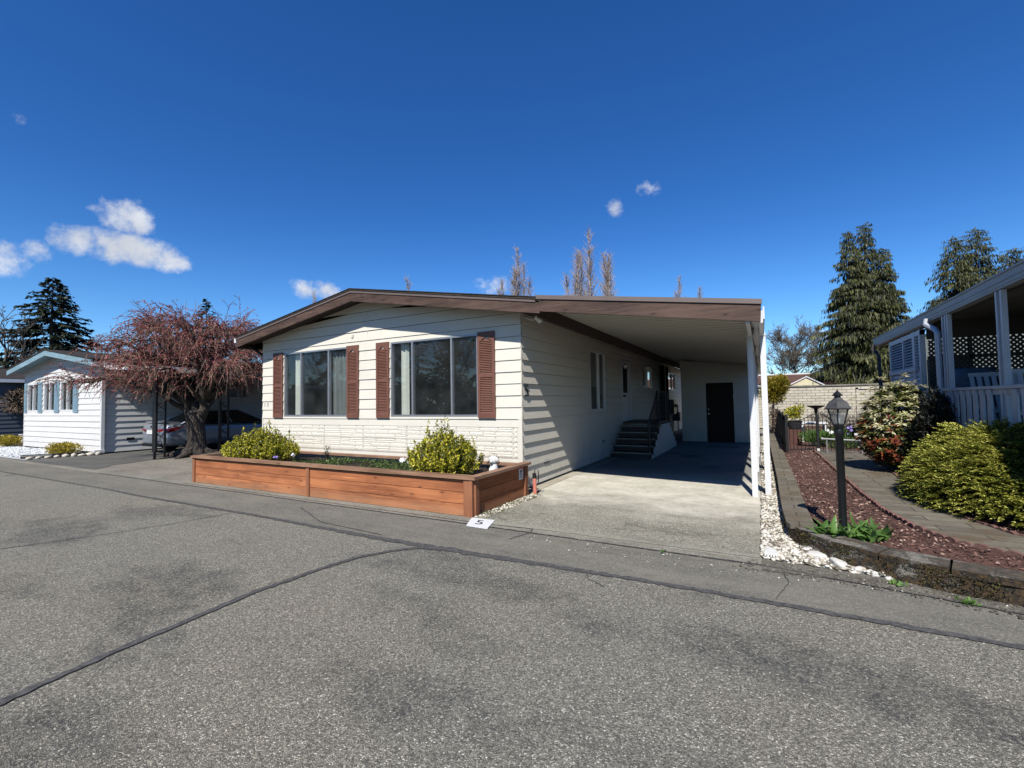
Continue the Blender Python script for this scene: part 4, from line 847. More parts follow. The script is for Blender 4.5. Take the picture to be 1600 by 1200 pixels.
def conifer(name, label, base, height, width, mat, kind='spruce', leaders=((0, 0, 1.0),), dens=1.0, z0=.05):
    t = thing(name, label, 'tree', base); b = np.array(base, float); A = Acc(); tr = MB(); Bp, Br = [], []
    for (lx, ly, hf) in leaders:
        o = np.array([lx, ly, 0]); h = height*hf
        tr.tube([b, b+o*.6+[0, 0, h*.35], b+o+[0, 0, h*.98]], [.022*height, .015*height, .01], 8)
        nb = int((230 if kind == 'spruce' else 190)*dens)
        for i in range(nb):
            f = (i+RNG.uniform(0, 1))/nb; f = z0+(1-z0)*f; z = h*f
            a = RNG.uniform(0, 2*PI); R = width*.5*(1-f)**(.80 if kind == 'spruce' else .88)*(1. if kind == 'spruce' else 1.08-.42*f)*RNG.uniform(.50, 1.2)+.012*width
            if kind != 'spruce': R *= .9+.25*math.sin(i*1.7)
            p0 = b+o*min(1, f*1.6)+[0, 0, z]; m_ = 8; q = []
            for j in range(m_):
                s_ = j/(m_-1)
                if kind == 'spruce': dz = R*(.10*s_-.42*s_*s_+.20*s_**3)
                else: dz = R*(.12*s_-.75*s_*s_+.42*s_**3)
                q.append(p0+np.array([math.cos(a)*R*s_, math.sin(a)*R*s_, dz]))
            q = np.array(q); Bp.append(q); Br.append(.006*height*(1-f)*np.linspace(1, .2, m_)+.008)
            n = int((64 if kind == 'spruce' else 155)*max(.20, (1-f)**.7+.05)*dens)
            s_ = RNG.uniform(.12, 1.0, n)**.75*(m_-1); i0 = np.minimum(s_.astype(int), m_-2); pp = q[i0]+(q[i0+1]-q[i0])*(s_-i0)[:, None]
            dr = unit(q[i0+1]-q[i0]); sd = unit(np.cross(dr, [0, 0, 1.]))*RNG.choice([-1, 1], n)[:, None]
            if kind == 'spruce':
                D_ = unit(dr*RNG.uniform(.5, 1.2, (n, 1))+sd*RNG.uniform(.1, 1.1, (n, 1))+np.array([0, 0, -1.])*RNG.uniform(-.15, .75, (n, 1)))
                L = height*RNG.uniform(.025, .055, n)*(.6+.5*(1-f)); Wd = L*RNG.uniform(.28, .45, n); Nn = unit(np.array([[0, 0, 1.]])+RNG.normal(0, .5, (n, 3)))
            else:
                D_ = unit(dr*.25+sd*RNG.uniform(0, .45, (n, 1))+np.array([0, 0, -1.])*RNG.uniform(.75, 1.3, (n, 1)))
                L = height*RNG.uniform(.015, .042, n)*(.35+.7*(1-f)**.5); Wd = L*RNG.uniform(.12, .24, n); Nn = unit(rnd(n)*[1, 1, .2]+[0, 0, .1]); pp = pp+sd*RNG.uniform(0, .05*width, (n, 1))
            V, F = leaves(pp, D_, Nn, L, Wd); A.add(V, F)
        n = 60; f = RNG.uniform(.9, 1.0, n); V, F = leaves(b+o+np.stack([0*f, 0*f, h*f], 1), unit(rnd(n)*[1, 1, .3]+[0, 0, .6 if kind == 'spruce' else -.2]), rnd(n), height*.016, height*.003); A.add(V, F)
    tr.build('trunk', M['bark'], t); V, F = tubes_fast(Bp, Br, 3); fast('branches', V, F, M['bark'], t); A.build('crown', mat, t); return t

def bush(name, label, base, rx, ry, h, mat, n, leaf, lw, up=.4, lumps=9, cat='shrub', stem=True, group=None, floor=.05, shell=.55, parent=None, part='foliage', dirpull=.6):
    t = parent or thing(name, label, cat, base, group); b = np.array(base, float)
    cs = [(RNG.uniform(-.55, .55)*rx, RNG.uniform(-.55, .55)*ry, h*RNG.uniform(.25, .68), RNG.uniform(.34, .52)) for _ in range(lumps)]
    P, D = [], []
    for i in range(n):
        cx, cy, cz, r = cs[i % lumps]; d = rnd(1)[0]; rr_ = r*(shell+(1-shell)*RNG.uniform(0, 1)**.5)
        p = np.array([cx+d[0]*rx*rr_, cy+d[1]*ry*rr_, cz+d[2]*h*rr_*.75])
        if p[2] < floor*h: p[2] = RNG.uniform(floor, .3)*h
        P.append(p+b); D.append(d)
    P, D = np.array(P), np.array(D); D = unit(D*dirpull+rnd(n)*.6+[0, 0, up])
    V, F = leaves(P, D, unit(rnd(n)+[0, 0, 1.2]), leaf*RNG.uniform(.6, 1.3, n), lw*RNG.uniform(.7, 1.2, n)); fast(part, V, F, mat, t)
    if stem and not parent:
        pa = []; ra = []
        for i in range(14):
            c = cs[i % lumps]; e = b+np.array([c[0], c[1], c[2]])+rnd(1)[0]*.08*h; pa.append([b+(e-b)*j/4+np.array([0, 0, .03*h*math.sin(j/4*PI)]) for j in range(5)]); ra.append([.03*h*(1-.7*j/4) for j in range(5)])
        V, F = tubes_fast(pa, ra, 5); fast('stems', V, F, M['bark'], t)
    return t

# ================================================================== LEFT NEIGHBOUR (white, pale blue trim)
LX0, LX1 = -27.35, -19.83
LH = thing('mobile_home', 'white lap-sided home with pale blue gable boards and blue shutters at the left', 'house', (-23.6, 7.1, 0))
lroof = lambda x: 3.84-.143*abs(x+23.69)
FL = ((LX0, FY, 0), (1, 0, 0), (0, -1, 0)); lu = lambda x: x-LX0
WL = [(lu(-27.0), lu(-25.82), 1.46, 2.64), (lu(-25.24), lu(-24.16), 1.46, 2.64), (lu(-23.6), lu(-22.4), 1.46, 2.64)]
mb = MB(); lapwall(mb, FL, LX1-LX0, [(.06+.2096*i, .06+.2096*(i+1)) for i in range(19)], lambda u: lroof(u+LX0)-.12, WL, brk=(3.66,), lap=.02)
mb.bb(FL, 0, .04, 0, .02, .06, 2.9); mb.bb(FL, LX1-LX0-.05, LX1-LX0+.003, 0, .023, .06, 3.0); mb.build('front_wall', M['white'], LH)
FLS = ((LX1, FY, 0), (0, 1, 0), (1, 0, 0)); LW = (4.15, 4.95, 1.9, 2.8)
mb = MB(); lapwall(mb, FLS, 18, [(.06+.2096*i, .06+.2096*(i+1)) for i in range(15)], lambda u: 3.05, [LW], lap=.024); mb.box(LX0-.01, LX0, FY, 25, 0, 3); mb.build('side_wall', M['white'], LH)
room(LH, LX0+.1, LX1-.1, FY+.15, 11, .6, 3.0); room(LH, LX1-3, LX1-.08, 11.1, 13, .6, 3.0)
for w in WL:
    k = w[0]+.36*(w[1]-w[0]); window(LH, FL, *w, (w[0]+.5*(w[1]-w[0]),), frame=M['whitep'], fw=.055, curtains=((w[0]+.06, k, M['sheer']),), sill=.02)
window(LH, FLS, *LW, (4.55,), frame=M['whitep'], fw=.05, hbar=(2.35,))
for (a, b) in ((-27.28, -27.02), (-25.78, -25.36), (-24.12, -23.68), (-22.37, -21.95)):
    mb = MB(); mb.bb(FL, lu(a), lu(b), .018, .04, 1.44, 2.68)
    for k in range(30): mb.bb(FL, lu(a)+.04, lu(b)-.04, .04, .05, 1.50+k*.038, 1.52+k*.038)
    mb.build('shutter', M['blueshut'], LH)
mb = MB()
for xe in (-27.75, -19.63): mb.prism([(-23.69, EY-.05, 3.84), (xe, EY-.05, lroof(xe)), (xe, EY-.05, lroof(xe)-.04), (-23.69, EY-.05, 3.80)], (0, 18, 0))
mb.build('roof', M['shingle'], LH)
mb = MB()
for a, b in ((-27.75, -23.69), (-23.688, -19.63)): mb.prism([(a, EY-.03, lroof(a)-.04), (b, EY-.03, lroof(b)-.04), (b, EY-.03, lroof(b)-.24), (a, EY-.03, lroof(a)-.24)], (0, .04, 0))
mb.build('gable_board', M['bluetrim'], LH)
mb = MB()
for a, b in ((-27.73, -23.69), (-23.69, -19.65)): mb.prism([(a, EY+.01, lroof(a)-.14), (b, EY+.01, lroof(b)-.14), (b, EY+.01, lroof(b)-.11), (a, EY+.01, lroof(a)-.11)], (0, .5, 0))
mb.quad((LX1, EY+.4, 3.02), (-19.65, EY+.4, 3.02), (-19.65, 24.6, 3.02), (LX1, 24.6, 3.02)); mb.build('soffit', M['bluetrim'], LH)
mb = MB(); mb.box(-19.84, -19.75, FY-.12, FY-.025, .15, 2.95); mb.box(-19.86, -19.72, FY-.3, FY-.02, .06, .16); mb.build('downspout', M['whitep'], LH)
mb = MB(); mb.box(-19.66, -19.55, EY-.02, 24.6, 3.0, 3.12); mb.build('gutter', M['whitep'], LH)
text_mesh('house_number', '7', .26, M['iron'], FLS, 1.02, 1.84, .03, LH, .01)
for k in (.62, 1.2): mb = MB(); mb.bb(FLS, k, k+.22, .02, .035, .42, .52); mb.build('vent', M['black'], LH)
mb = MB(); mb.lathe([(.05, 0), (.05, .45), (.09, .46), (.09, .52)], (-23.9, 9, 3.75), 8); mb.build('vent_pipe', M['black'], LH)
LC = thing('carport', 'carport with white roof edge on black scrolled iron posts behind the weeping tree', 'carport', (-16.4, 7.2, 0))
mb = MB(); mb.prism([(-19.6, 7.0, 3.02), (-15.6, 7.0, 2.72), (-15.6, 7.0, 2.66), (-19.6, 7.0, 2.96)], (0, 12, 0)); mb.build('roof', M['pan'], LC)
mb = MB(); mb.prism([(-19.6, 6.95, 3.06), (-15.55, 6.95, 2.78), (-15.55, 6.95, 2.63), (-19.6, 6.95, 2.91)], (0, .05, 0)); mb.box(-15.60, -15.55, 7.0, 19, 2.62, 2.78); mb.build('fascia', M['whitep'], LC)
def iron_post(x, y, px, py, wide):
    mb = MB(); mb.box(x-wide/2, x+wide/2, y-.03, y+.03, .25 if wide > .1 else 0, 2.75); mb.box(x-.03, x+.03, y-.029, y+.029, .0, .3); mb.box(px-.025, px+.025, py-.025, py+.025, 0, 2.75)
    a, b = np.array([x, y, 0.]), np.array([px, py, 0.])
    for z in (.6, 1.5, 2.4):
        for s_ in (1, -1):
            P = []
            for k in range(15):
                th = k/14*1.6*PI; r = .02+.10*(1-k/14); P.append(a+(b-a)*(.5+.42*s_*(r*math.cos(th))/.12)+np.array([0, 0, z+s_*.16-s_*r*math.sin(th)]))
            mb.tube(P, .009, 4, False)
        mb.tube([a+[0, 0, z+.22], b+[0, 0, z-.02]], .010, 4, False)
    mb.build('scroll_post', M['iron'], LC)
iron_post(-16.12, 6.98, -16.42, 7.38, .20); iron_post(-16.18, 8.9, -16.22, 9.2, .10)

# parked saloon car, nose away from the street
CARX, CARY = -18.35, 7.85
CAR = thing('parked_car', 'silver saloon car backed out of the shade of the iron-post carport, tail to the street', 'car', (CARX, CARY+2.3, 0))
def carbody():
    # stations along y from tail (0) to nose (4.65); cross-section half widths and heights
    st = [(0.00, .62, .38, .60, .62), (.05, .80, .28, .92, .93), (.16, .88, .24, 1.02, 1.04), (.45, .905, .22, 1.00, 1.06), (.85, .92, .20, .97, 1.08), (1.3, .925, .19, .95, 1.04), (2.2, .925, .19, .93, 1.0), (3.0, .92, .19, .92, .98), (3.5, .915, .20, .88, .93), (4.1, .88, .22, .78, .83), (4.45, .80, .25, .66, .70), (4.62, .62, .32, .52, .55)]
    mb = MB(); n = 14; V = []
    for (y, w, zb, zs, zt) in st:
        ring = [(0, zb), (.7, zb), (.93, zb+.04), (.99, zb+.16), (1.0, (zb+zs)*.5), (.985, zs-.10), (.93, zs), (.55, zt), (0, zt)]
        pts = [(x, z) for x, z in ring]+[(-x, z) for x, z in ring[-2:0:-1]]
        V += [(CARX+x*w, CARY+y, z) for x, z in pts]
    k = len(pts); F = [(i*k+j, i*k+(j+1) % k, (i+1)*k+(j+1) % k, (i+1)*k+j) for i in range(len(st)-1) for j in range(k)]+[tuple(range(k))[::-1], tuple((len(st)-1)*k+j for j in range(k))]
    mb.add(V, F); return mb
bd = carbody().build('body', M['carp'], CAR, True); mod = bd.modifiers.new('s', 'SUBSURF'); mod.levels = 2; mod.render_levels = 2
def cabin(y0, y1, y2, y3, wt_, wb_, zb, zt, mat, name, parent=CAR):
    mb = MB(); V = []
    for (y, w, z) in ((y0, wb_, zb), (y1, wt_, zt), (y2, wt_, zt+.01), (y3, wb_, zb-.04)):
        V += [(CARX-w, CARY+y, z), (CARX-w*.55, CARY+y, z+(.03 if z > zb+.1 else 0)), (CARX+w*.55, CARY+y, z+(.03 if z > zb+.1 else 0)), (CARX+w, CARY+y, z)]
    F = [(i*4+j, i*4+j+1, (i+1)*4+j+1, (i+1)*4+j) for i in range(3) for j in range(3)]+[(0, 4, 8, 12), (3, 15, 11, 7), (0, 12, 15, 3), ]
    mb.add(V, F); return mb.build(name, mat, parent)
cabin(.55, 1.45, 2.55, 3.55, .60, .83, .98, 1.43, M['carglass'], 'windows')
mb = MB(); mb.tube([(CARX-.58, CARY+1.30, 1.40), (CARX-.60, CARY+1.6, 1.447), (CARX-.60, CARY+2.5, 1.453), (CARX-.60, CARY+2.75, 1.41)], .02, 6)
V = [(CARX+x, CARY+y, 1.462-abs(x)*.03) for y in (1.42, 2.0, 2.58) for x in (-.60, -.3, 0, .3, .60)]; mb.add(V, [(i*5+j, i*5+j+1, i*5+j+6, i*5+j+5) for i in range(2) for j in range(4)])
for s_ in (-1, 1):
    mb.tube([(CARX+s_*.84, CARY+.50, .98), (CARX+s_*.62, CARY+1.45, 1.44), (CARX+s_*.62, CARY+2.55, 1.45), (CARX+s_*.85, CARY+3.55, .96)], .026, 6); mb.tube([(CARX+s_*.855, CARY+2.2, .97), (CARX+s_*.62, CARY+2.05, 1.44)], .02, 6)
mb.build('roof', M['carp'], CAR, True)
for s_ in (-1, 1):
    mb = MB(); V = [(CARX+s_*.40, CARY-.005, .83), (CARX+s_*.74, CARY+.035, .84), (CARX+s_*.895, CARY+.15, .86), (CARX+s_*.925, CARY+.62, .93), (CARX+s_*.91, CARY+.30, .77), (CARX+s_*.86, CARY+.09, .70), (CARX+s_*.42, CARY-.01, .76)]
    mb.add(V, [(0, 1, 6), (1, 5, 6), (1, 2, 5), (2, 4, 5), (2, 3, 4)]); o = mb.build('tail_light', M['tail'], CAR)
    for yy in (.95, 3.75):
        w = MB(); cx = CARX+s_*.83; ring = []
        prof = [(.20, -.09), (.30, -.10), (.335, -.07), (.335, .07), (.30, .10), (.20, .09)]; n = 24; V = [(cx+x, CARY+yy+r*math.cos(2*PI*j/n), .335+r*math.sin(2*PI*j/n)) for r, x in prof for j in range(n)]
        w.add(V, [(i*n+j, i*n+(j+1) % n, (i+1)*n+(j+1) % n, (i+1)*n+j) for i in range(5) for j in range(n)]); wo = w.build('wheel', M['tyre'], CAR, True)
        w = MB()
        for j in range(10):
            a = 2*PI*j/10; P = [(cx+s_*.085, CARY+yy+r*math.cos(a+da), .335+r*math.sin(a+da)) for r, da in ((.04, -.3), (.21, -.10), (.21, .10), (.04, .3))]; w.poly(P)
        w.build('rim', M['rim'], wo)
mb = MB(); mb.box(CARX-.28, CARX+.28, CARY-.025, CARY+.0, .66, .80); mb.build('number_plate', M['paper'], CAR)
mb = MB(); mb.box(CARX-.62, CARX+.62, CARY-.012, CARY+.05, .24, .34); mb.build('rear_trim', M['black'], CAR)
mb = MB(); mb.prism([(CARX-.66, CARY+.10, 1.05), (CARX+.66, CARY+.10, 1.05), (CARX+.62, CARY+.26, 1.07), (CARX-.62, CARY+.26, 1.07)], (0, 0, .035)); mb.build('boot_spoiler', M['carp'], CAR)
mb = MB(); mb.lathe([(0, 0), (.045, 0), (.045, .01), (0, .01)], (0, 0, 0), 12); V = np.vstack(mb.v); mb.v = [np.stack([V[:, 0]+CARX, CARY-.012-V[:, 2], V[:, 1]+.91], 1)]; mb.build('badge', M['black'], CAR)

# white gravel, edging, low yellow shrubs
pl = [(-33, 5.3), (-20.35, 5.45), (-20.15, 7.0), (-33, 7.0)]; q = scatter(pl, 4200); V, F = stones(np.column_stack([q, np.full(len(q), .015)]), RNG.uniform(.025, .05, len(q))); tag(fast('white_gravel', V, F, M['pebg']), 'cold white gravel in front of the white home with blue shutters', 'gravel', kind='stuff')
mb = MB(); mb.tube([(-20.75, 5.35, .06), (-20.15, 5.9, .07), (-19.98, 6.6, .07), (-19.9, 7.0, .06)], [.07, .06, .055, .05], 8); tag(mb.build('edging_log', M['black'], loc=(-20.2, 6, 0)), 'dark round edging log curving beside the white home corner', 'log')
for i in range(9):
    t_ = i/8; x = -20.35+.55*t_; y = 5.42+1.5*t_; V, F = stones([(x+.22, y-.05, .05)], [.11], .6, .06); tag(fast('edging_stone', V, F, M['peb'], loc=(x+.22, y-.05, 0), smooth=True), ('first', 'second', 'third', 'fourth', 'fifth', 'sixth', 'seventh', 'eighth', 'ninth')[i]+' rounded edging stone from the road along the dark log', 'stone', 'edging stones beside the dark log')
bush('low_shrub', 'golden low shrub by the black log at the white home corner', (-20.9, 6.35, 0), .72, .5, .42, M['ylow'], 2600, .06, .03, .5)
bush('low_shrub', 'golden low shrub beside the pale pot at the far left edge', (-28.6, 6.9, 0), 1.0, .6, .5, M['ylow'], 2200, .07, .035, .5)
mb = MB(); mb.lathe([(.16, 0), (.24, .02), (.30, .38), (.33, .40), (.33, .44), (.27, .44), (.26, .36), (0, .36)], (-30.2, 8.0, 0), 16); tag(mb.build('flower_pot', M['potw'], loc=(-30.2, 8.0, 0), smooth=False), 'pale round flower pot at the far left behind the yellow shrub', 'pot')
# third home, slate blue, far left
F3 = ((-33.4, 7.6, 0), (0, 1, 0), (1, 0, 0)); TH = thing('mobile_home', 'dark slate blue home wall in shade at the far left edge', 'house', (-38, 7.6, 0))
mb = MB(); lapwall(mb, F3, 14, [(.06+.2096*i, .06+.2096*(i+1)) for i in range(14)], lambda u: 3.0, lap=.024); lapwall(mb, ((-41.4, 7.6, 0), (1, 0, 0), (0, -1, 0)), 8, [(.06+.2096*i, .06+.2096*(i+1)) for i in range(18)], lambda u: 3.7-.16*abs(u-4), brk=(4,), lap=.02); mb.build('wall', M['blueg'], TH)
mb = MB()
for xe in (-41.9, -32.95): mb.prism([(-37.4, 7.1, 3.9), (xe, 7.1, 3.15), (xe, 7.1, 3.05), (-37.4, 7.1, 3.8)], (0, 15, 0))
mb.build('roof', M['shingle'], TH)
mb = MB(); mb.box(-33.0, -32.9, 7.1, 22, 2.95, 3.12); mb.build('gutter', M['whitep'], TH)

# ================================================================== WEEPING CHERRY
def weeping():
    base = np.array([-15.95, 8.05, 0.]); t = thing('weeping_tree', 'wide weeping cherry with dark red budding twigs between the two homes', 'tree', tuple(base))
    e = np.array([.8776, .4791, 0]); g = np.array([-.4791, .8776, 0])
    mb = MB(); mb.tube([base+[0, 0, -.1], base+e*.0+[0, 0, .12], base+e*.03+[0, 0, .5], base-e*.03+[0, 0, 1.0], base+[0, 0, 1.45]], [.46, .34, .25, .25, .31], 14)
    for (dx, dz, rr_) in ((-.38, 1.55, .14), (.34, 1.75, .15), (-.05, 1.75, .16)): mb.tube([base+[0, 0, 1.15], base+e*dx*.6+[0, 0, 1.4], base+e*dx+[0, 0, dz]], [.21, .16, rr_*.85], 10)
    for a in (2.9, 3.9, 5.2, .6): d = np.array([math.cos(a), math.sin(a), 0]); mb.tube([base+[0, 0, .25], base+d*.35+[0, 0, .12], base+d*(.9 if a != 3.9 else 1.15)+[0, 0, .0]], [.16, .12, .04], 8)
    mb.build('trunk', M['bark'], t, True)
    limbs, lr, tw, trd, bp, bdir = [], [], [], [], [], []
    for i in range(46):
        a = i*2.39996; ring = i % 3
        R = (2.35, 1.9, 1.25)[ring]*RNG.uniform(.8, 1.1); topz = (2.85, 3.55, 4.1)[ring]*RNG.uniform(.93, 1.06); d = e*math.cos(a)+g*math.sin(a)
        ex = d@e
        if ex > .3: R *= 1.05
        if ex < -.3 and ring == 0: R *= 1.22; topz *= .94
        s0 = base+e*(.22*np.sign(ex))+[0, 0, RNG.uniform(1.35, 1.75)]
        q = []
        for j in range(8):
            s_ = j/7; q.append(s0+d*R*s_+np.array([0, 0, (topz-s0[2])*math.sin(min(1, s_*1.15)*PI/2)-max(0, s_-.75)*1.0])+RNG.normal(0, .07, 3)*(.3+s_)-e*.12*s_)
        q = np.array(q); limbs.append(q); lr.append(np.linspace(.085, .014, 8))
        for k in range(43):
            f = RNG.uniform(.22, 1)**.8*7; i0 = min(6, int(f)); p = q[i0]+(q[i0+1]-q[i0])*(f-i0)
            dd = unit(d*RNG.uniform(.2, 1.2)+rnd(1)[0]*[1, 1, .5]*.8+[0, 0, RNG.uniform(.0, .75)]); L = RNG.uniform(.4, 1.1); w = [p]; v = dd.copy(); drop = RNG.uniform(.10, .5) if ring == 2 else RNG.uniform(.2, .7)
            for j in range(6): v = unit(v+np.array([0, 0, -drop*.55])*(j+.4)/3+RNG.normal(0, .08, 3)); w.append(w[-1]+v*L/6)
            if w[-1][2] < 1.75:
                w = [x+np.array([0, 0, (1.75-w[-1][2])*(j_/6)]) for j_, x in enumerate(w)]
            tw.append(w); trd.append(np.linspace(.0105, .0045, 7)); w = np.array(w)
            nb = 17
            fb = RNG.uniform(1.5, 6, nb); ib = np.minimum(fb.astype(int), 5); bp.append(w[ib]+(w[ib+1]-w[ib])*(fb-ib)[:, None]); bdir.append(unit((w[ib+1]-w[ib]))*.6+rnd(nb)*.8)
            for _ in range(2):
                jj = random.randint(2, 5); v2 = unit(unit(w[jj+1]-w[jj])+rnd(1)[0]*.8); L2 = RNG.uniform(.2, .5); x = [w[jj]]
                for j in range(6): v2 = unit(v2+[0, 0, -.16]+RNG.normal(0, .06, 3)); x.append(x[-1]+v2*L2/6)
                tw.append(x); trd.append(np.linspace(.007, .0035, 7)); x = np.array(x); fb = RNG.uniform(1, 6, 5); ib = np.minimum(fb.astype(int), 5); bp.append(x[ib]+(x[ib+1]-x[ib])*(fb-ib)[:, None]); bdir.append(rnd(5))
    V, F = tubes_fast(limbs, lr, 6); fast('limbs', V, F, M['bark'], t, smooth=True); V, F = tubes_fast(tw, trd, 3); fast('twigs', V, F, M['twig'], t)
    bp = np.vstack(bp); bdir = np.vstack(bdir); keep = RNG.uniform(0, 1, len(bp)) < np.clip((bp[:, 2]-1.5)/1.6-(bp@e-base@e)*.10+.15, .12, 1); bp, bdir = bp[keep], bdir[keep]
    V, F = leaves(bp, bdir, rnd(len(bp)), RNG.uniform(.03, .06, len(bp)), RNG.uniform(.018, .032, len(bp))); fast('buds', V, F, M['bud'], t)
    # two straight upright shoots
    mb = MB(); 
    for o_ in (-.35, -.1): p = base+e*o_*1.2+[0, 0, 3.9]; mb.tube([p, p+[0, .02, .6], p+[.03, .03, 1.15]], [.016, .010, .004], 4)
    mb.build('upright_shoots', M['twig'], t)
weeping()
mb = MB(); mb.tube([(-14.9, 7.6, .03), (-14.3, 7.9, .10), (-13.6, 8.3, .06)], [.10, .14, .08], 8); tag(mb.build('surface_root', M['bark'], loc=(-14.3, 7.9, 0), smooth=True), 'dark humped root or log on the gravel right of the weeping tree trunk', 'root')

# ================================================================== PLANTER PLANTS
def euonymus(label, base, rx, ry, h, n_st, seed):
    t = thing('planter_shrub', label, 'shrub', base); b = np.array(base, float); P, D, st, sr = [], [], [], []
    for i in range(n_st):
        a = RNG.uniform(0, 2*PI); r = RNG.uniform(0, 1)**.6; hh = h*(.92-.5*r**2)*RNG.uniform(.70, 1.02)*(RNG.uniform(1.1, 1.32) if RNG.uniform() > .86 else 1)
        e_ = b+np.array([math.cos(a)*rx*r, math.sin(a)*ry*r, hh]); s_ = b+np.array([math.cos(a)*rx*r*.25, math.sin(a)*ry*r*.25, 0])
        q = np.array([s_+(e_-s_)*(j/6)+np.array([math.cos(a), math.sin(a), 0])*rx*.22*r*math.sin(j/6*PI)+RNG.normal(0, .008, 3) for j in range(7)]); st.append(q); sr.append(np.linspace(.006, .0025, 7))
        n = 64; f = RNG.uniform(.8, 6, n)
        if r > .55: f = RNG.uniform(.2, 6, n)
        i0 = np.minimum(f.astype(int), 5); p = q[i0]+(q[i0+1]-q[i0])*(f-i0)[:, None]; P.append(p+RNG.normal(0, .012, (n, 3))); D.append(unit(unit(q[i0+1]-q[i0])*.8+rnd(n)*.9))
    P, D = np.vstack(P), np.vstack(D); V, F = leaves(P, D, rnd(len(P))+[0, 0, .8], RNG.uniform(.030, .052, len(P)), RNG.uniform(.020, .031, len(P)), .15)
    fast('foliage', V, F, M['euo'], t); V, F = tubes_fast(st, sr, 3); fast('stems', V, F, M['twig'], t)
euonymus('yellow-green shrub at the left end of the cedar planter box', (-9.25, 5.9, .38), 1.05, .50, .78, 300, 1)
euonymus('yellow-green rounded shrub at the right end of the cedar planter box', (-4.40, 5.82, .38), .64, .48, .84, 280, 2)
q = scatter([(-8.0, 5.6), (-5.0, 5.6), (-5.1, 6.75), (-8.1, 6.75)], 5200); keep = np.sin(q[:, 0]*4)+np.sin(q[:, 1]*7+q[:, 0])*.8+RNG.normal(0, .6, len(q)) > -.4; q = q[keep]
q = np.vstack([q, scatter([(-5.55, 5.3), (-4.6, 5.3), (-4.7, 5.9), (-5.5, 5.9)], 1300), scatter([(-8.7, 5.3), (-7.9, 5.3), (-7.9, 5.75), (-8.6, 5.75)], 900)])
n = len(q); V, F = leaves(np.column_stack([q, np.full(n, .40)+RNG.uniform(0, .06, n)]), unit(rnd(n)*[1, 1, .4]+[0, 0, .7]), rnd(n)+[0, 0, 1], RNG.uniform(.02, .045, n), RNG.uniform(.015, .025, n))
tag(fast('ground_cover', V, F, M['grass']), 'low green ground cover in the cedar planter box', 'ground cover', kind='stuff')
def flower_clump(name, label, base, mat, n, h, spread, fs=.03, group=None, leafm=None):
    t = thing(name, label, 'flower', base, group); b = np.array(base, float); st, sr = [], []; mb = MB()
    for i in range(n):
        e_ = b+np.array([RNG.normal(0, spread), RNG.normal(0, spread*.6), h*RNG.uniform(.7, 1.05)]); st.append([b+(e_-b)*k/3 for k in range(4)]); sr.append([.004]*4)
        k = 7; c = e_; nn = unit(np.array([RNG.normal(0, .4), -.8, .6])); a1 = unit(np.cross(nn, [0, 0, 1])); a2 = np.cross(nn, a1)
        for j in range(k):
            a = 2*PI*j/k; d = a1*math.cos(a)+a2*math.sin(a); s_ = np.cross(nn, d); mb.quad(c, c+d*fs*.6+s_*fs*.25, c+d*fs+nn*.004, c+d*fs*.6-s_*fs*.25)
        mb.build('blossom', mat, t); mb = MB()
    V, F = tubes_fast(st, sr, 3); fast('stems', V, F, M['grass'], t)
    n2 = 60; P = b+RNG.normal(0, 1, (n2, 3))*[spread, spread*.6, 0]+[0, 0, .01]; V, F = leaves(P, unit(rnd(n2)+[0, 0, 1.2]), rnd(n2), h*.5, .018); fast('leaves', V, F, leafm or M['grass'], t)
flower_clump('daisies', 'white and violet daisies left of the right planter shrub', (-5.18, 5.95, .40), M['flowerw'], 7, .27, .12, .055)
flower_clump('pansies', 'violet and white pansies beside the left planter shrub', (-8.25, 5.6, .39), M['flowerp'], 3, .18, .09, .032)
flower_clump('pansies', 'single pale pansy between the left shrub and the planter middle', (-7.95, 5.75, .39), M['flowerw'], 2, .22, .03, .04)
bush('lavender', 'dark spiky sprig right of the right planter shrub', (-3.82, 6.35, .40), .12, .10, .34, M['dkleaf'], 260, .05, .012, 1.3)
bush('lavender', 'thin dark twiggy sprig against the stone panel behind the left planter shrub', (-8.0, 6.55, .40), .10, .08, .32, M['dkleaf'], 70, .06, .010, 1.6)
# small white figurine
fg = thing('figurine', 'small white sitting animal figurine in the planter corner', 'figurine', (-3.68, 6.12, .40)); b = np.array([-3.68, 6.12, .40])
mb = MB(); mb.lathe([(.0, 0), (.075, 0), (.08, .04), (.07, .11), (.055, .18), (.045, .215), (0, .22)], b, 14)
mb.tube([b+[-.035, -.06, 0], b+[-.03, -.055, .14]], [.022, .02], 8); mb.tube([b+[.035, -.06, 0], b+[.03, -.055, .14]], [.022, .02], 8)
mb.lathe([(0, .19), (.045, .20), (.068, .24), (.068, .275), (.045, .315), (0, .33)], b+[0, -.01, 0], 14); mb.tube([b+[0, -.05, .25], b+[0, -.10, .24]], [.035, .022], 8)
mb.tube([b+[-.055, -.01, .30], b+[-.075, -.015, .23]], [.022, .012], 6); mb.tube([b+[.055, -.01, .30], b+[.075, -.015, .23]], [.022, .012], 6); mb.build('body', M['figur'], fg, True)
mb = MB(); 
for s_ in (-.022, .022): mb.lathe([(0, 0), (.008, .004), (0, .01)], b+[s_, -.072, .272], 6)
mb.lathe([(0, 0), (.01, .005), (0, .012)], b+[0, -.124, .245], 6); mb.build('face', M['black'], fg)

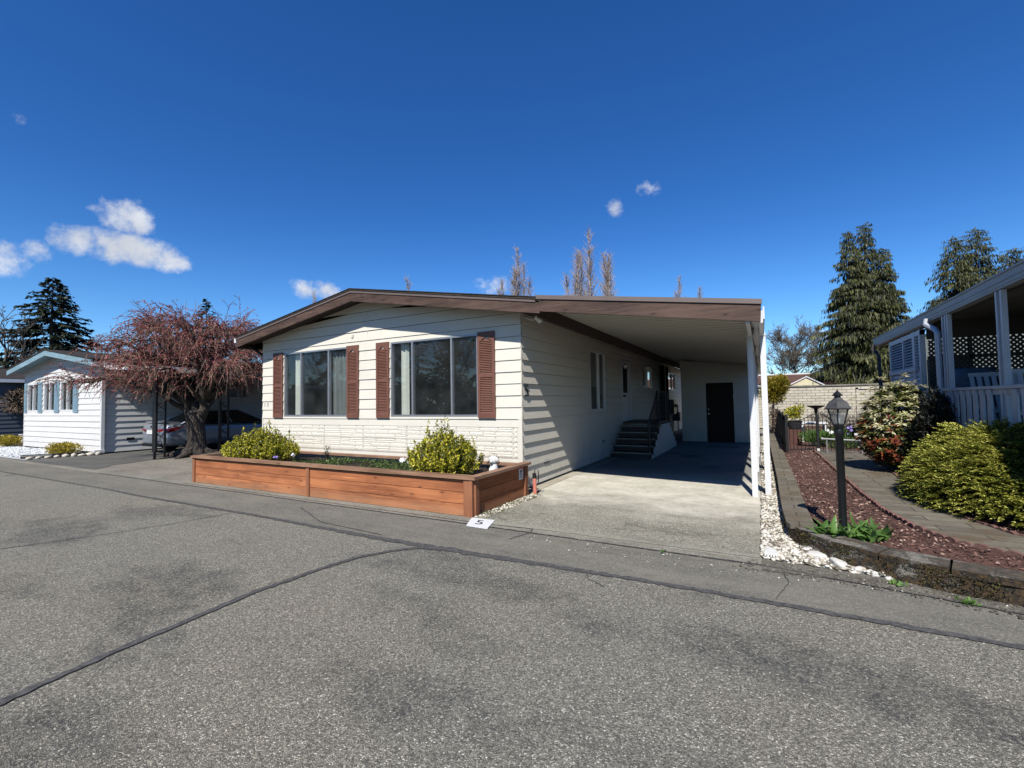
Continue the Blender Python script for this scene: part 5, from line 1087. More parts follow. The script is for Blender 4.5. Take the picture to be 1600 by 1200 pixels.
# ================================================================== RIGHT: PEBBLES, GARDEN WALL, LAMP
pl = [(-.05, 5.05), (.12, 5.02), (.62, 4.98), (.95, 4.95), (.6, 5.3), (.35, 5.6), (.24, 6.2), (.24, 18), (-.05, 18)]
q = np.vstack([scatter(pl[:6]+[(.24, 8.5), (-.05, 8.5)], 5200), scatter([(-.05, 8.5), (.24, 8.5), (.24, 22), (-.05, 22)], 5000)])
V, F = stones(np.column_stack([q, .012+RNG.uniform(0, .03, len(q))]), RNG.uniform(.009, .026, len(q)), .65, .25); tag(fast('white_pebbles', V, F, M['peb']), 'strip of broken white pebbles between the driveway and the garden wall', 'pebbles', kind='stuff')
q = scatter([(-3.46, 5.2), (-3.28, 5.2), (-3.22, 6.9), (-3.42, 6.9)], 420); V, F = stones(np.column_stack([q, np.full(len(q), .016)]), RNG.uniform(.008, .022, len(q))); tag(fast('loose_pebbles', V, F, M['peb']), 'loose pebbles and grit beside the planter end', 'pebbles', kind='stuff')
q = scatter([(-3.50, 5.2), (-3.26, 5.2), (-3.2, 6.95), (-3.46, 6.95)], 700); n = len(q); V, F = leaves(np.column_stack([q, np.full(n, .014)]), unit(rnd(n)+[0, 0, .5]), rnd(n), .025, .01); tag(fast('moss_tufts', V, F, M['pier']), 'olive moss tufts in the strip beside the planter end', 'moss', kind='stuff')
def rock(x, y, s_):
    import bmesh
    b = bmesh.new(); bmesh.ops.create_icosphere(b, subdivisions=3, radius=1); V = np.array([v.co[:] for v in b.verts]); F = np.array([[v.index for v in f.verts] for f in b.faces]); b.free()
    for nrm in rnd(16):
        dd = RNG.uniform(.55, .92); pj = V@nrm; k = np.where(pj > dd, dd/np.maximum(pj, 1e-6), 1); V = V*k[:, None]
    V += RNG.normal(0, .012, V.shape); V *= np.array([1.2, 1.0, .75])*RNG.uniform(.8, 1.2, 3)*s_; a = RNG.uniform(0, 6); c_, q_ = math.cos(a), math.sin(a)
    return np.stack([V[:, 0]*c_-V[:, 1]*q_+x, V[:, 0]*q_+V[:, 1]*c_+y, V[:, 2]+s_*.42], 1), F
for i, (x, y, s_, lb) in enumerate([(-.01, 5.30, .07, 'white rock just behind the hand ornament'), (.24, 5.33, .06, 'small white rock right of the hand ornament'), (.34, 5.46, .085, 'white rock against the mossy wall curve'), (.42, 5.27, .10, 'broad flat white rock below the mossy wall'), (.27, 5.17, .065, 'white rock at the driveway edge right of the hand ornament'), (.56, 5.10, .10, 'large jagged white rock at the foot of the mossy wall'), (.70, 5.03, .075, 'low white rock third from the right end of the rock row'), (.81, 4.98, .055, 'small white rock second from the right end of the row'), (.89, 4.94, .045, 'smallest white rock at the right end of the row'), (.40, 5.10, .06, 'white rock in the front of the row left of the large jagged one')]):
    V, F = rock(x, y, s_*.82); tag(fast('white_rock', V, F, M['rock'], loc=(x, y, 0)), lb, 'rock', 'white rocks at the foot of the mossy wall')
# hand-shaped ornament: scalloped white plaster hand standing in the gravel
ho = thing('hand_ornament', 'small white plaster hand standing fingers down at the driveway corner', 'ornament', (.03, 5.06, 0)); b = np.array([.03, 5.06, 0.])
mb = MB()
P = [(math.cos(a)*.060, math.sin(a)*.055+.062) for a in np.linspace(0, PI, 12)]+[(-.056, .052), (.056, .052)]
mb.prism([b+[x, -.012, z] for x, z in P], (0, .03, 0)); mb.build('palm', M['figur'], ho)
for i, (x, l) in enumerate(((-.047, .045), (-.024, .055), (0, .058), (.023, .054), (.046, .045))):
    mb = MB(); mb.tube([b+[x, 0, .062], b+[x*1.08, -.010, .03], b+[x*1.14, -.014, .004]], [.0095, .0085, .006], 8); mb.build('finger', M['figur'], ho, True)
# garden wall: capping + mossy face of blocks
wall_out = [(.06, 26), (.13, 20), (.185, 14), (.20, 9), (.19, 7.4), (.19, 6.5), (.205, 5.86), (.30, 5.56), (.50, 5.27), (.72, 5.06), (.95, 4.93), (1.25, 4.82), (1.62, 4.72), (2.2, 4.60), (3.2, 4.42), (5.5, 4.2)]
def offset(P, d):
    P = np.array(P, float); T = unit(np.gradient(P, axis=0)); return P+np.stack([-T[:, 1], T[:, 0]], 1)*d
GW = thing('garden_wall', 'low mossy block retaining wall curving from the iron fence round to the road', 'garden wall', (.3, 5.6, 0))
Pd = []
for (a, b_) in zip(wall_out[:-1], wall_out[1:]):
    L = math.hypot(b_[0]-a[0], b_[1]-a[1]); k = max(1, int(L/.10))
    for j in range(k): Pd.append((a[0]+(b_[0]-a[0])*j/k, a[1]+(b_[1]-a[1])*j/k))
Pd.append(wall_out[-1]); Pd = np.array(Pd); Pi = offset(Pd, .25); Po = offset(Pd, -.012)
n = len(Pd); jit = RNG.normal(0, .004, (n, 2))
mb = MB(); V = []
rz = RNG.normal(0, .004, n)
for i in range(n):
    for j, z in enumerate((-.02, .05, .10, .145)): V.append((Pd[i, 0]+RNG.normal(0, .009)-.02*(.15-z), Pd[i, 1]+RNG.normal(0, .009)-.07*(.15-z), z))
mb.add(V, [(i*4+j, (i+1)*4+j, (i+1)*4+j+1, i*4+j+1) for i in range(n-1) for j in range(3)]); mb.build('block_face', M['wallblk'], GW, True)
front0 = int(np.argmax(Pd[:, 1] < 6.0))
def capping(i0, i1, mat, name, step=1, th=.05):
    mb = MB()
    i = i0
    while i < i1-1:
        j = min(i+step, i1-1); g = .004; dz = random.uniform(-.005, .005); a, c = Po[i]+(Po[j]-Po[i])*.02, Pi[i]+(Pi[j]-Pi[i])*.02; b2, d2 = Po[j]-(Po[j]-Po[i])*.02, Pi[j]-(Pi[j]-Pi[i])*.02
        mb.prism([(a[0], a[1], .146+dz), (b2[0], b2[1], .146+dz), (d2[0], d2[1], .146+dz), (c[0], c[1], .146+dz)], (0, 0, th)); i = j
    return mb.build(name, mat, GW)
capping(0, front0+3, M['paver'], 'paver_capping', 1); capping(front0+3, n, M['wallblk'], 'block_capping', 4, .056)
k = 9000; ii = RNG.integers(front0-2, n-1, k); tt = RNG.uniform(0, 1, (k, 1)); q2 = Pd[ii]*(1-tt)+Pd[ii+1]*tt; zz = RNG.uniform(.02, .165, k)**.9; mk = (np.sin(q2[:, 0]*9+q2[:, 1]*7)+np.sin(q2[:, 0]*23)+RNG.normal(0, .7, k)) > -.15
q2, zz = q2[mk], zz[mk]; Tn = unit(Pd[ii+1]-Pd[ii])[mk]; nrm2 = np.stack([Tn[:, 1], -Tn[:, 0]], 1); sl_ = (.165-zz)*.35; P3 = np.column_stack([q2+nrm2*(.004+sl_)[:, None]*.6-np.array([0, .02])*0, zz]); k = len(P3)
V, F = leaves(P3, unit(np.column_stack([nrm2, np.zeros(k)])+rnd(k)*.9), rnd(k), RNG.uniform(.010, .026, k), .010); tag(fast('moss', V, F, leaf_mat('dark_moss', [(.012, .010, .004), (.05, .03, .008), (.11, .075, .018), (.10, .11, .03)], .95, .05, 6), GW), None, None, None, 'stuff')
# little weeds at the wall foot
for (x, y, lb, k) in ((1.28, 4.60, 'bright green weed at the foot of the mossy wall', 26), (.92, 4.80, 'tiny pale weeds between the last white rock and the wall', 24), (-.9, 4.80, 'flat weed tuft in the road gutter in front of the driveway', 8)):
    P = np.array([x, y, .02])+RNG.normal(0, .025, (k, 3))*[1, .7, .1]; V, F = leaves(P, unit(rnd(k)+[0, 0, .9]), rnd(k), .04, .022); tag(fast('weed', V, F, M['tulip'], loc=(x, y, 0)), lb, 'weed')
# loose dirt and grit along the apron
q = scatter([(-.3, 4.70), (.8, 4.62), (2.2, 4.30), (5, 4.0), (5, 4.4), (2.2, 4.6), (1, 4.85), (-.1, 5.0)], 1500); V, F = stones(np.column_stack([q, np.full(len(q), .012)]), RNG.uniform(.003, .011, len(q)), .6); tag(fast('grit', V, F, M['barek']), 'dark soil grit and moss crumbs along the gutter below the mossy wall', 'grit', kind='stuff')
q = scatter([(-2.5, 4.3), (.8, 4.62), (5, 4.0), (5, 4.4), (1, 4.9), (-2.5, 4.9)], 260); V, F = stones(np.column_stack([q, np.full(len(q), .012)]), RNG.uniform(.003, .009, len(q)), .6); tag(fast('pale_grit', V, F, M['peb']), 'pale pebble crumbs scattered along the gutter', 'grit', kind='stuff')
# bark chips
poly = [(.46, 14), (.46, 6.5), (.6, 5.8), (.98, 5.35), (1.7, 5.10), (4.5, 4.8), (4.5, 10), (3.2, 14)]
q = scatter(poly, 21000); ins = in_poly(q, pathL+pathR[::-1]); q = q[~ins]; d0 = q[:, 1] < 9; q = q[d0 | (RNG.uniform(0, 1, len(q)) < .6)]; n = len(q)
V, F = leaves(np.column_stack([q, GZ+.006+RNG.uniform(0, .018, n)]), unit(rnd(n)*[1, 1, .22]), np.array([[0, 0, 1.]])+RNG.normal(0, .6, (n, 3)), RNG.uniform(.018, .055, n), RNG.uniform(.010, .022, n), .1); tag(fast('bark_chips', V, F, M['chip']), 'dark red bark chips covering the garden beds', 'bark mulch', kind='stuff')
# scalloped path edging (mulch-coloured bricks)
def edging(line, lab):
    P = []
    for (a, b_) in zip(line[:-1], line[1:]):
        L = math.hypot(b_[0]-a[0], b_[1]-a[1]); k = max(1, int(round(L/.115)))
        for j in range(k): P.append((a[0]+(b_[0]-a[0])*(j+.5)/k, a[1]+(b_[1]-a[1])*(j+.5)/k, math.atan2(b_[1]-a[1], b_[0]-a[0])))
    mb = MB()
    for (x, y, an) in P:
        c, s_ = math.cos(an), math.sin(an); dz = random.uniform(-.006, .006)
        pr_ = [(-.055, 0), (.055, 0), (.055, .030), (.035, .042), (0, .048), (-.035, .042), (-.055, .030)]
        mb.prism([(x+c*u+s_*.02, y+s_*u-c*.02, GZ+z+dz) for u, z in pr_], (-s_*.04, c*.04, 0))
    tag(mb.build('scalloped_edging', simple('red_concrete_edging', (.17, .085, .068), .9, 12, .35, .004), loc=(line[0][0], line[0][1], GZ)), lab, 'path edging')
edging(pathL, 'scalloped dark red edging on the lamp side of the garden path'); edging(pathR, 'scalloped dark red edging on the bush side of the garden path')

# lamp post
def lantern_glass():
    n = NT('hazy_lantern_glass'); n.color((.40, .40, .38)); n.rough(.25); t = n.n('ShaderNodeBsdfTransparent'); ms = n.n('ShaderNodeMixShader'); n.l(n.mr(n.noise(n.P, (30, 30, 12), 4), .3, .7, .25, .6), ms.inputs[0]); n.l(t.outputs[0], ms.inputs[1]); n.l(n.b.outputs[0], ms.inputs[2]); n.l(ms.outputs[0], n.out.inputs[0]); return n.m
LX, LY = .675, 5.65; LP = thing('garden_lamp', 'short black lantern post with peaked roof among the tulip leaves', 'lamp post', (LX, LY, GZ))
mb = MB(); mb.lathe([(.045, 0), (.038, .03), (.036, .06), (.036, .98), (.040, .985), (.040, 1.05), (.036, 1.06), (.036, 1.075)], (LX, LY, GZ), 20); mb.build('post', M['black'], LP, False)
for f_ in LP.children[0].data.polygons: f_.use_smooth = len(f_.vertices) == 4
Z = GZ+1.075
def sqring(prof, twist=PI/8*0, n=6):
    mb = MB(); V = []
    for r, z in prof:
        for j in range(n):
            a = 2*PI*j/n+.35; V.append((LX+r*math.cos(a), LY+r*math.sin(a), Z+z))
    mb.add(V, [(i*n+j, i*n+(j+1) % n, (i+1)*n+(j+1) % n, (i+1)*n+j) for i in range(len(prof)-1) for j in range(n)]); return mb
mb = sqring([(.048, -.005), (.052, .02), (.055, .035), (.0, .035)]); mb.build('lantern_base', M['black'], LP)
cg = sqring([(.050, .035), (.098, .195)]).build('glass', lantern_glass(), LP)
mb = MB()
for j in range(6):
    a = 2*PI*j/6+.35; c, s_ = math.cos(a), math.sin(a); mb.tube([(LX+.052*c, LY+.052*s_, Z+.03), (LX+.100*c, LY+.100*s_, Z+.20)], .0055, 5)
mb.build('glass_bars', M['black'], LP)
mb = sqring([(.055, .045), (.0, .050)], n=6); mb.build('lamp_tray', M['alu'], LP)
mb = MB(); mb.lathe([(.014, .04), (.014, .075), (.024, .09), (.028, .11), (.022, .13), (0, .14)], (LX, LY, Z), 12); mb.build('bulb', simple('frosted_bulb', (.85, .85, .83), .3), LP, True)
mb = sqring([(.128, .190), (.130, .196), (.112, .212), (.098, .240), (.080, .262), (.052, .282), (.034, .300), (.030, .312), (.030, .325)]); mb.build('lantern_roof', simple('dusty_black_metal', (.055, .055, .056), .55, 14, .3, .002), LP)
mb = sqring([(.050, .318), (.052, .324), (.028, .350), (.012, .366), (.006, .374), (.0, .40)]); mb.build('finial', M['black'], LP)
mb = MB()
for j in range(6):
    a0 = 2*PI*j/6+.35; a1 = a0+2*PI/6; p0 = np.array([LX+.118*math.cos(a0), LY+.118*math.sin(a0), Z+.196]); p1 = np.array([LX+.118*math.cos(a1), LY+.118*math.sin(a1), Z+.196])
    for k in range(6):
        q0 = p0+(p1-p0)*k/6; q1 = p0+(p1-p0)*(k+1)/6; P = [q0, q1]+[q1+(q0-q1)*(i/5)+np.array([0, 0, -.012*math.sin(i/5*PI)-.003]) for i in range(6)]; mb.poly(P)
mb.build('scalloped_rim', M['black'], LP)
# tulip foliage around the post
tl = thing('tulip_plant', 'broad-leaved green tulip foliage around the lamp post foot', 'plant', (LX, LY-.06, GZ)); mb = MB()
def blade(b, az, L, w, lean, curl):
    n = 9; P = []; d = np.array([math.cos(az), math.sin(az), 0]); s_ = np.array([-d[1], d[0], 0]); th = lean; p = np.array(b, float)
    for i in range(n):
        t_ = i/(n-1); ww = w*math.sin(PI*min(1, t_*.93+.07)**.75)+.002; up_ = -d*math.sin(th)+np.array([0, 0, math.cos(th)]); dirv = d*math.sin(th)+np.array([0, 0, math.cos(th)]); nn = np.cross(s_, dirv)
        P.append([p-s_*ww+nn*ww*.5, p+nn*0, p+s_*ww+nn*ww*.5]); p = p+dirv*L/(n-1); th += curl/(n-1)
    V = [q for r in P for q in r]; mb.add(V, [(i*3+j, i*3+j+1, (i+1)*3+j+1, (i+1)*3+j) for i in range(n-1) for j in range(2)])
for i in range(74):
    x = LX+RNG.uniform(-.19, .30); y = LY-.06+RNG.uniform(-.12, .10); blade((x, y, GZ), RNG.uniform(0, 2*PI), RNG.uniform(.14, .25), RNG.uniform(.022, .042), RNG.uniform(.1, .7), RNG.uniform(.4, 1.8))
blade((LX+.12, LY, GZ), 2.6, .26, .030, .12, .35); blade((LX+.25, LY-.02, GZ), 2.0, .21, .030, .05, .4); blade((LX-.13, LY-.03, GZ), 2.8, .20, .028, .3, 1.0); blade((LX+.05, LY-.06, GZ), 4.4, .17, .034, .4, 1.4)
o = mb.build('leaves', M['tulip'], tl, True); 

# ================================================================== IRON FENCE AND GATE
def picket_run(t, a, b_, top, low, sp, name, mids=(), r=.0065):
    a, b_ = np.array(a, float), np.array(b_, float); L = np.linalg.norm(b_-a); k = int(L/sp); mb = MB()
    for i in range(k+1):
        s_ = i/k; p = a+(b_-a)*s_; z = top(s_) if callable(top) else top; mb.tube([(p[0], p[1], low), (p[0], p[1], z)], r, 4)
    for z in mids: mb.tube([(a[0], a[1], z), (b_[0], b_[1], z)], .009, 4)
    if callable(top):
        mb.tube([(*(a+(b_-a)*i/10)[:2], top(i/10)-.02) for i in range(11)], .009, 4)
    return mb.build(name, M['iron'], t)
IF = thing('iron_fence', 'black iron picket fence running back from the gate beside the garden wall', 'fence', (.53, 13.5, GZ))
picket_run(IF, (.53, 13.5), (.52, 24), 1.06, GZ, .115, 'pickets', (1.02, .30), .010); 
for y in (13.5, 16, 18.5, 21): mb = MB(); mb.box(.50, .56, y-.03, y+.03, GZ, 1.12); mb.build('post', M['iron'], IF)
IG = thing('iron_gate', 'thin black iron double gate with arched top across the garden path', 'gate', (1.2, 13.9, GZ))
arch = lambda x: .96+.20*math.exp(-((x-1.22)/.28)**2)
picket_run(IG, (.60, 13.75), (1.19, 13.9), lambda s_: arch(.6+.59*s_), GZ+.03, .083, 'gate_leaf', (.86, .22)); picket_run(IG, (1.25, 13.9), (2.15, 14.1), lambda s_: arch(1.25+.9*s_), GZ+.03, .083, 'gate_leaf', (.86, .40))
mb = MB(); mb.box(1.195, 1.24, 13.88, 13.93, GZ, 1.12); mb.build('post', M['iron'], IG); mb = MB(); mb.box(1.19, 1.245, 13.86, 13.90, GZ, GZ+.09); mb.build('foot', M['whitep'], IG)
mb = MB(); mb.tube([(1.27, 13.5, .53), (2.12, 13.5, .50)], .022, 8); mb.tube([(1.25, 13.5, .53), (1.29, 13.5, .53)], .035, 8); mb.tube([(2.10, 13.5, .50), (2.14, 13.5, .50)], .035, 8)
for x in (1.36, 2.05): mb.tube([(x, 13.5, .5), (x, 13.5, GZ)], .015, 6)
tag(mb.build('pipe_rail', M['meter'], loc=(1.7, 13.5, GZ)), 'low grey pipe rail in front of the iron gate, behind the lamp post', 'rail')
# back garden
bb_ = thing('bird_bath', 'black pedestal bird bath behind the iron gate', 'bird bath', (1.40, 16.2, GZ)); mb = MB(); mb.lathe([(.16, 0), (.14, .05), (.04, .1), (.020, .45), (.020, .85), (.05, .98), (.05, 1.03)], (1.40, 16.2, GZ), 12); mb.build('pedestal', M['iron'], bb_); mb = MB(); mb.lathe([(.04, 1.03), (.19, 1.10), (.22, 1.14), (.20, 1.13), (.0, 1.08)], (1.40, 16.2, GZ), 16); mb.build('bowl', M['iron'], bb_)
pt = thing('potted_plant', 'green potted plant in a black pot behind the iron gate', 'potted plant', (.83, 15.9, .62)); mb = MB(); mb.lathe([(.10, 0), (.16, .02), (.20, .22), (.22, .24), (.18, .24), (.17, .2), (0, .2)], (.83, 15.9, .62), 14); mb.build('pot', M['pot'], pt); bush('plant', '', (.85, 15.9, .80), .30, .28, .55, M['euo'], 700, .07, .035, .7, parent=pt)
mb = MB(); mb.box(.55, 1.0, 15.7, 16.1, GZ, .615); tag(mb.build('plinth', M['brickr'], loc=(.77, 15.9, GZ)), 'dark block plinth under the black plant pot', 'plinth')
mb = MB(); mb.box(1.05, 1.75, 16.9, 17.5, .72, .77); 
for x in (1.1, 1.7):
    for y in (16.95, 17.45): mb.box(x-.025, x+.025, y-.025, y+.025, GZ, .72)
tag(mb.build('garden_table', M['whitep'], loc=(1.4, 17.2, GZ)), 'small white garden table behind the bird bath', 'table')
bush('flower_bed', 'leafy green bed with tiny flowers behind the iron gate', (1.5, 15.4, GZ), .75, .5, .48, M['tulip'], 1600, .09, .03, .9); bush('flower_bed', 'low green clump right behind the iron gate, farther back', (2.3, 17.0, GZ), .8, .6, .55, M['grass'], 1500, .08, .04, .7)
flower_clump('bluebells', 'violet-blue flower right of the lamp post beyond the gate', (2.05, 15.0, GZ), M['flowerp'], 4, .60, .035, .045); flower_clump('primroses', 'pale yellow flowers in the bed behind the iron gate', (1.75, 15.0, GZ), M['flowerw'], 6, .45, .15, .05)
bush('thicket', 'brownish leafless thicket along the block wall foot', (3.0, 24.5, GZ), 1.6, .6, .9, M['barek'], 2500, .14, .015, .9)
# block wall
BW = thing('block_wall', 'cream concrete block wall across the back of the garden', 'wall', (5, 27, GZ)); mb = MB(); mb.box(-3.2, 16, 27, 27.2, 0, 2.08); mb.build('blocks', M['blk'], BW)
mb = MB(); mb.box(-3.25, 16, 26.95, 27.25, 2.083, 2.15); mb.build('capping', simple('grey_capping', (.24, .22, .18), .9, 3, .3, .004), BW); mb = MB(); mb.box(3.95, 4.05, 26.95, 26.998, 0, 1.98); mb.box(3.95, 9, 26.95, 26.998, 1.90, 1.99); mb.build('pilaster', M['blk'], BW)
# golden cypress beside the carport end
gc = bush('golden_cypress', 'golden feathery cypress at the back end of the carport', (.38, 20.2, 1.25), .62, .7, 1.25, M['goldc'], 7000, .10, .03, .6, lumps=16, cat='shrub', shell=.35, stem=False)
mb = MB(); mb.tube([(.38, 20.2, 0), (.36, 20.2, .8), (.42, 20.2, 1.8)], [.07, .05, .02], 8); mb.build('trunk', M['bark'], gc)
bush('brown_understory', '', (.40, 20.2, .1), .45, .5, 1.25, M['twig'], 1800, .12, .012, .2, parent=gc, part='dry_twigs')

# ================================================================== SHRUBS ON THE RIGHT
def whorls(n, cx, cy, rx, ry, z0, h, zlo, zhi):
    P, D = [], []
    for i in range(n):
        d = rnd(1)[0]; f = RNG.uniform(.55, 1.0)**.5; z = z0+h*(.5+.5*d[2]*f)
        k = 1-.30*((z-z0)/h)**2
        p = np.array([cx+d[0]*rx*f*k, cy+d[1]*ry*f*k, z])
        if not (zlo <= (p[2]-z0)/h <= zhi): continue
        P.append(p); D.append(unit(d*.6+np.array([0, 0, .8])))
    return np.array(P), np.array(D)
def whorl_mesh(P, D, k, L, Wd, droop=.0):
    n = len(P); C_ = np.repeat(P, k, 0); A = np.repeat(D, k, 0); R = rnd(n*k); R = unit(R-(R*A).sum(1)[:, None]*A); dirs = unit(R+A*RNG.uniform(-.1, .8, (n*k, 1))+[0, 0, -droop]); return leaves(C_, dirs, A, L*RNG.uniform(.7, 1.2, n*k), Wd*RNG.uniform(.8, 1.2, n*k), .12)
PX, PY = 2.18, 10.6; pie = thing('pieris_shrub', 'tall shrub with cream tips and red lower leaves in front of the porch', 'shrub', (PX, PY, GZ)); rx, ry, hh = .66, .6, 1.62
P, D = whorls(900, PX, PY, rx, ry, GZ, hh, 0, 1); V, F = whorl_mesh(P*[1, 1, 1]*1.0, D, 8, .095, .028); fast('green_leaves', V, F, M['pier'], pie)
P, D = whorls(620, PX, PY, rx*1.04, ry*1.04, GZ, hh*1.02, .40, 1); V, F = whorl_mesh(P, D, 9, .10, .030, .3); fast('cream_leaves', V, F, M['cream_l'], pie)
P, D = whorls(150, PX, PY, rx*1.03, ry*1.03, GZ, hh, .0, .40); V, F = whorl_mesh(P, D, 8, .09, .028); fast('cream_leaves', V, F, M['cream_l'], pie)
P, D = whorls(640, PX, PY, rx*1.03, ry*1.03, GZ, hh, .12, .62); V, F = whorl_mesh(P, D, 8, .095, .027); fast('red_leaves', V, F, M['red_l'], pie)
P = np.array([PX, PY, GZ])+np.stack([RNG.normal(0, .33, 42), RNG.normal(0, .3, 42), RNG.uniform(1.35, 1.80, 42)-0], 1); P[:, 2] -= ((P[:, 0]-PX)**2)*.9; V, F = whorl_mesh(P, unit(rnd(42)*.3+[0, 0, 1]), 9, .10, .03, .35); fast('cream_leaves', V, F, M['cream_l'], pie)
pa, ra = [], []
for i in range(22):
    a = RNG.uniform(0, 2*PI); r = RNG.uniform(0, .85); e_ = np.array([PX+math.cos(a)*rx*r, PY+math.sin(a)*ry*r, GZ+hh*RNG.uniform(.5, .95)]); b_ = np.array([PX, PY, GZ]); pa.append([b_+(e_-b_)*j/5 for j in range(6)]); ra.append(np.linspace(.025, .006, 6))
V, F = tubes_fast(pa, ra, 5); fast('stems', V, F, M['bark'], pie)
bush('dark_shrub', 'dark leggy shrub in the shade between the cream-tipped shrub and the porch posts', (2.60, 9.75, GZ), .42, .45, 1.45, M['dkleaf'], 5200, .075, .03, .3)
def juniper(label, base, rx, ry, h, n, seed):
    t = thing('golden_juniper', label, 'shrub', base); b = np.array(base, float); A = Acc(); pa, ra = [], []
    lumps = [(RNG.uniform(-.9, .9)*rx, RNG.uniform(-.9, .9)*ry, RNG.uniform(-.14, .15)) for _ in range(44)]
    for i in range(n):
        a = RNG.uniform(0, 2*PI); r = RNG.uniform(0, 1)**.5; x, y = math.cos(a)*rx*r, math.sin(a)*ry*r
        surf = h*(1-r**3.0)**.5*.9; bump_ = sum(k*math.exp(-((x-lx)**2+(y-ly)**2)/.035) for lx, ly, k in lumps); z = max(.04, (surf+bump_-.04)*RNG.uniform(.30, 1.0)**.5)
        out_ = unit(np.array([math.cos(a)*(.5+r), math.sin(a)*(.5+r), .55*(1-r)+.25])+RNG.normal(0, .25, 3)); L = RNG.uniform(.09, .19); p = b+np.array([x, y, z])
        m_ = 15; s_ = np.linspace(.0, 1, m_); sd = unit(np.cross(out_, [0, 0, 1.])+RNG.normal(0, .2, 3)); c = p+out_*(s_[:, None]*L)+np.array([0, 0, -.03])*(s_**2)[:, None]
        side = np.where(np.arange(m_) % 2 == 0, 1, -1)[:, None]; dirs = unit(out_*.75+sd*side*.65+RNG.normal(0, .18, (m_, 3))); LL = L*.36*(1.15-s_*.6); V, F = leaves(c, dirs, np.array([[0, 0, 1.]])+RNG.normal(0, .25, (m_, 3)), LL, .0145); A.add(V, F)
        if i % 14 == 0: pa.append([b+[0, 0, .05]+(p-b)*j/4 for j in range(5)]); ra.append(np.linspace(.018, .004, 5))
    A.build('foliage', M['gold'], t); V, F = tubes_fast(pa, ra, 4); fast('stems', V, F, M['bark'], t); return t
juniper('big spreading golden juniper in front of the porch railing', (2.66, 7.85, GZ), .92, 1.5, 1.02, 9500, 1)
juniper('golden juniper mound at the right edge of the photo beyond the big one', (3.9, 7.0, GZ), .72, 1.1, 1.0, 3600, 2)

# ================================================================== RIGHT NEIGHBOUR WITH PORCH
PH = thing('porch_house', 'pale blue-white home with open porch under a long gutter at the right edge', 'house', (4.2, 9, 0))
EXX = 2.78
mb = MB(); mb.prism([(EXX, 4.5, 3.06), (8.2, 4.5, 3.75), (8.2, 4.5, 3.67), (EXX, 4.5, 2.98)], (0, 6.85, 0)); mb.prism([(EXX, 11.352, 3.06), (3.1, 11.352, 3.10), (3.1, 11.352, 3.02), (EXX, 11.352, 2.98)], (0, 4.0, 0)); mb.build('roof', M['shingle'], PH)  # full roof stops short so sun reaches the added wall behind the lattice
mb = MB(); mb.box(EXX-.11, EXX+.0, 4.45, 15.3, 2.87, 3.07); mb.box(EXX-.125, EXX-.11, 4.45, 15.3, 3.045, 3.07); mb.box(EXX-.118, EXX-.11, 4.45, 15.3, 2.95, 2.965); mb.box(EXX-.118, EXX-.11, 4.45, 15.3, 2.90, 2.91); mb.build('gutter', M['rgutter'], PH)
mb = MB(); mb.box(EXX, 8.0, 4.6, 11.34, 2.93, 2.95); mb.build('porch_ceiling', M['rceil'], PH)
mb = MB(); mb.box(EXX+.0, EXX+.06, 4.6, 15.2, 2.86, 2.925); mb.build('beam', M['rlattice'], PH)
mb = MB(); mb.box(2.72, 5.6, 4.6, 15.0, .62, .74); mb.build('porch_floor', M['step'], PH)
FP = ((2.72, 0, 0), (0, 1, 0), (-1, 0, 0))
mb = MB(); lapwall(mb, FP, 15.0, [(GZ-.05+.2096*i, GZ-.05+.2096*(i+1)) for i in range(3)], lambda u: .74, u0=4.6); mb.build('porch_skirt', M['rwhite'], PH)
mb = MB(); lapwall(mb, ((5.6, 0, 0), (0, 1, 0), (-1, 0, 0)), 15.0, [(.6+.2096*i, .6+.2096*(i+1)) for i in range(12)], lambda u: 2.93, u0=4.6, holes=((7.4, 8.6, 1.5, 2.5),)); mb.build('house_wall', M['rgrey'], PH)
window(PH, ((5.6, 0, 0), (0, 1, 0), (-1, 0, 0)), 7.4, 8.6, 1.5, 2.5, (8.0,), frame=M['rwhite']); room(PH, 5.66, 8, 7, 9, .7, 2.9)
# louvred end bay: slats, frame, sill
BY0, BY1 = 11.25, 13.6
mb = MB()
for (a, b) in ((BY1-.10, BY1), (12.42, 12.50), (11.62, 11.78), (BY0, BY0+.10)): mb.box(2.66, 2.74, a, b, .74, 2.80)
mb.box(2.662, 2.738, BY0, BY1, 2.70, 2.79); mb.box(2.64, 2.745, BY0+.3, BY1, 2.02, 2.10); mb.build('bay_frame', M['rwhite'], PH)
mb = MB()
z = 2.11
while z < 2.70: mb.quad((2.662, BY0+.1, z), (2.662, BY1-.1, z), (2.69, BY1-.1, z+.036), (2.69, BY0+.1, z+.036)); z += .058
z = .76
while z < 2.02: mb.quad((2.668, BY0+.1, z), (2.668, BY1-.1, z), (2.69, BY1-.1, z+.085), (2.69, BY0+.1, z+.085)); z += .09
mb.build('louvres', M['rwhite'], PH); mb = MB(); mb.box(2.71, 2.72, BY0+.1, BY1-.1, .75, 2.70); mb.build('bay_lining', M['rgrey'], PH)
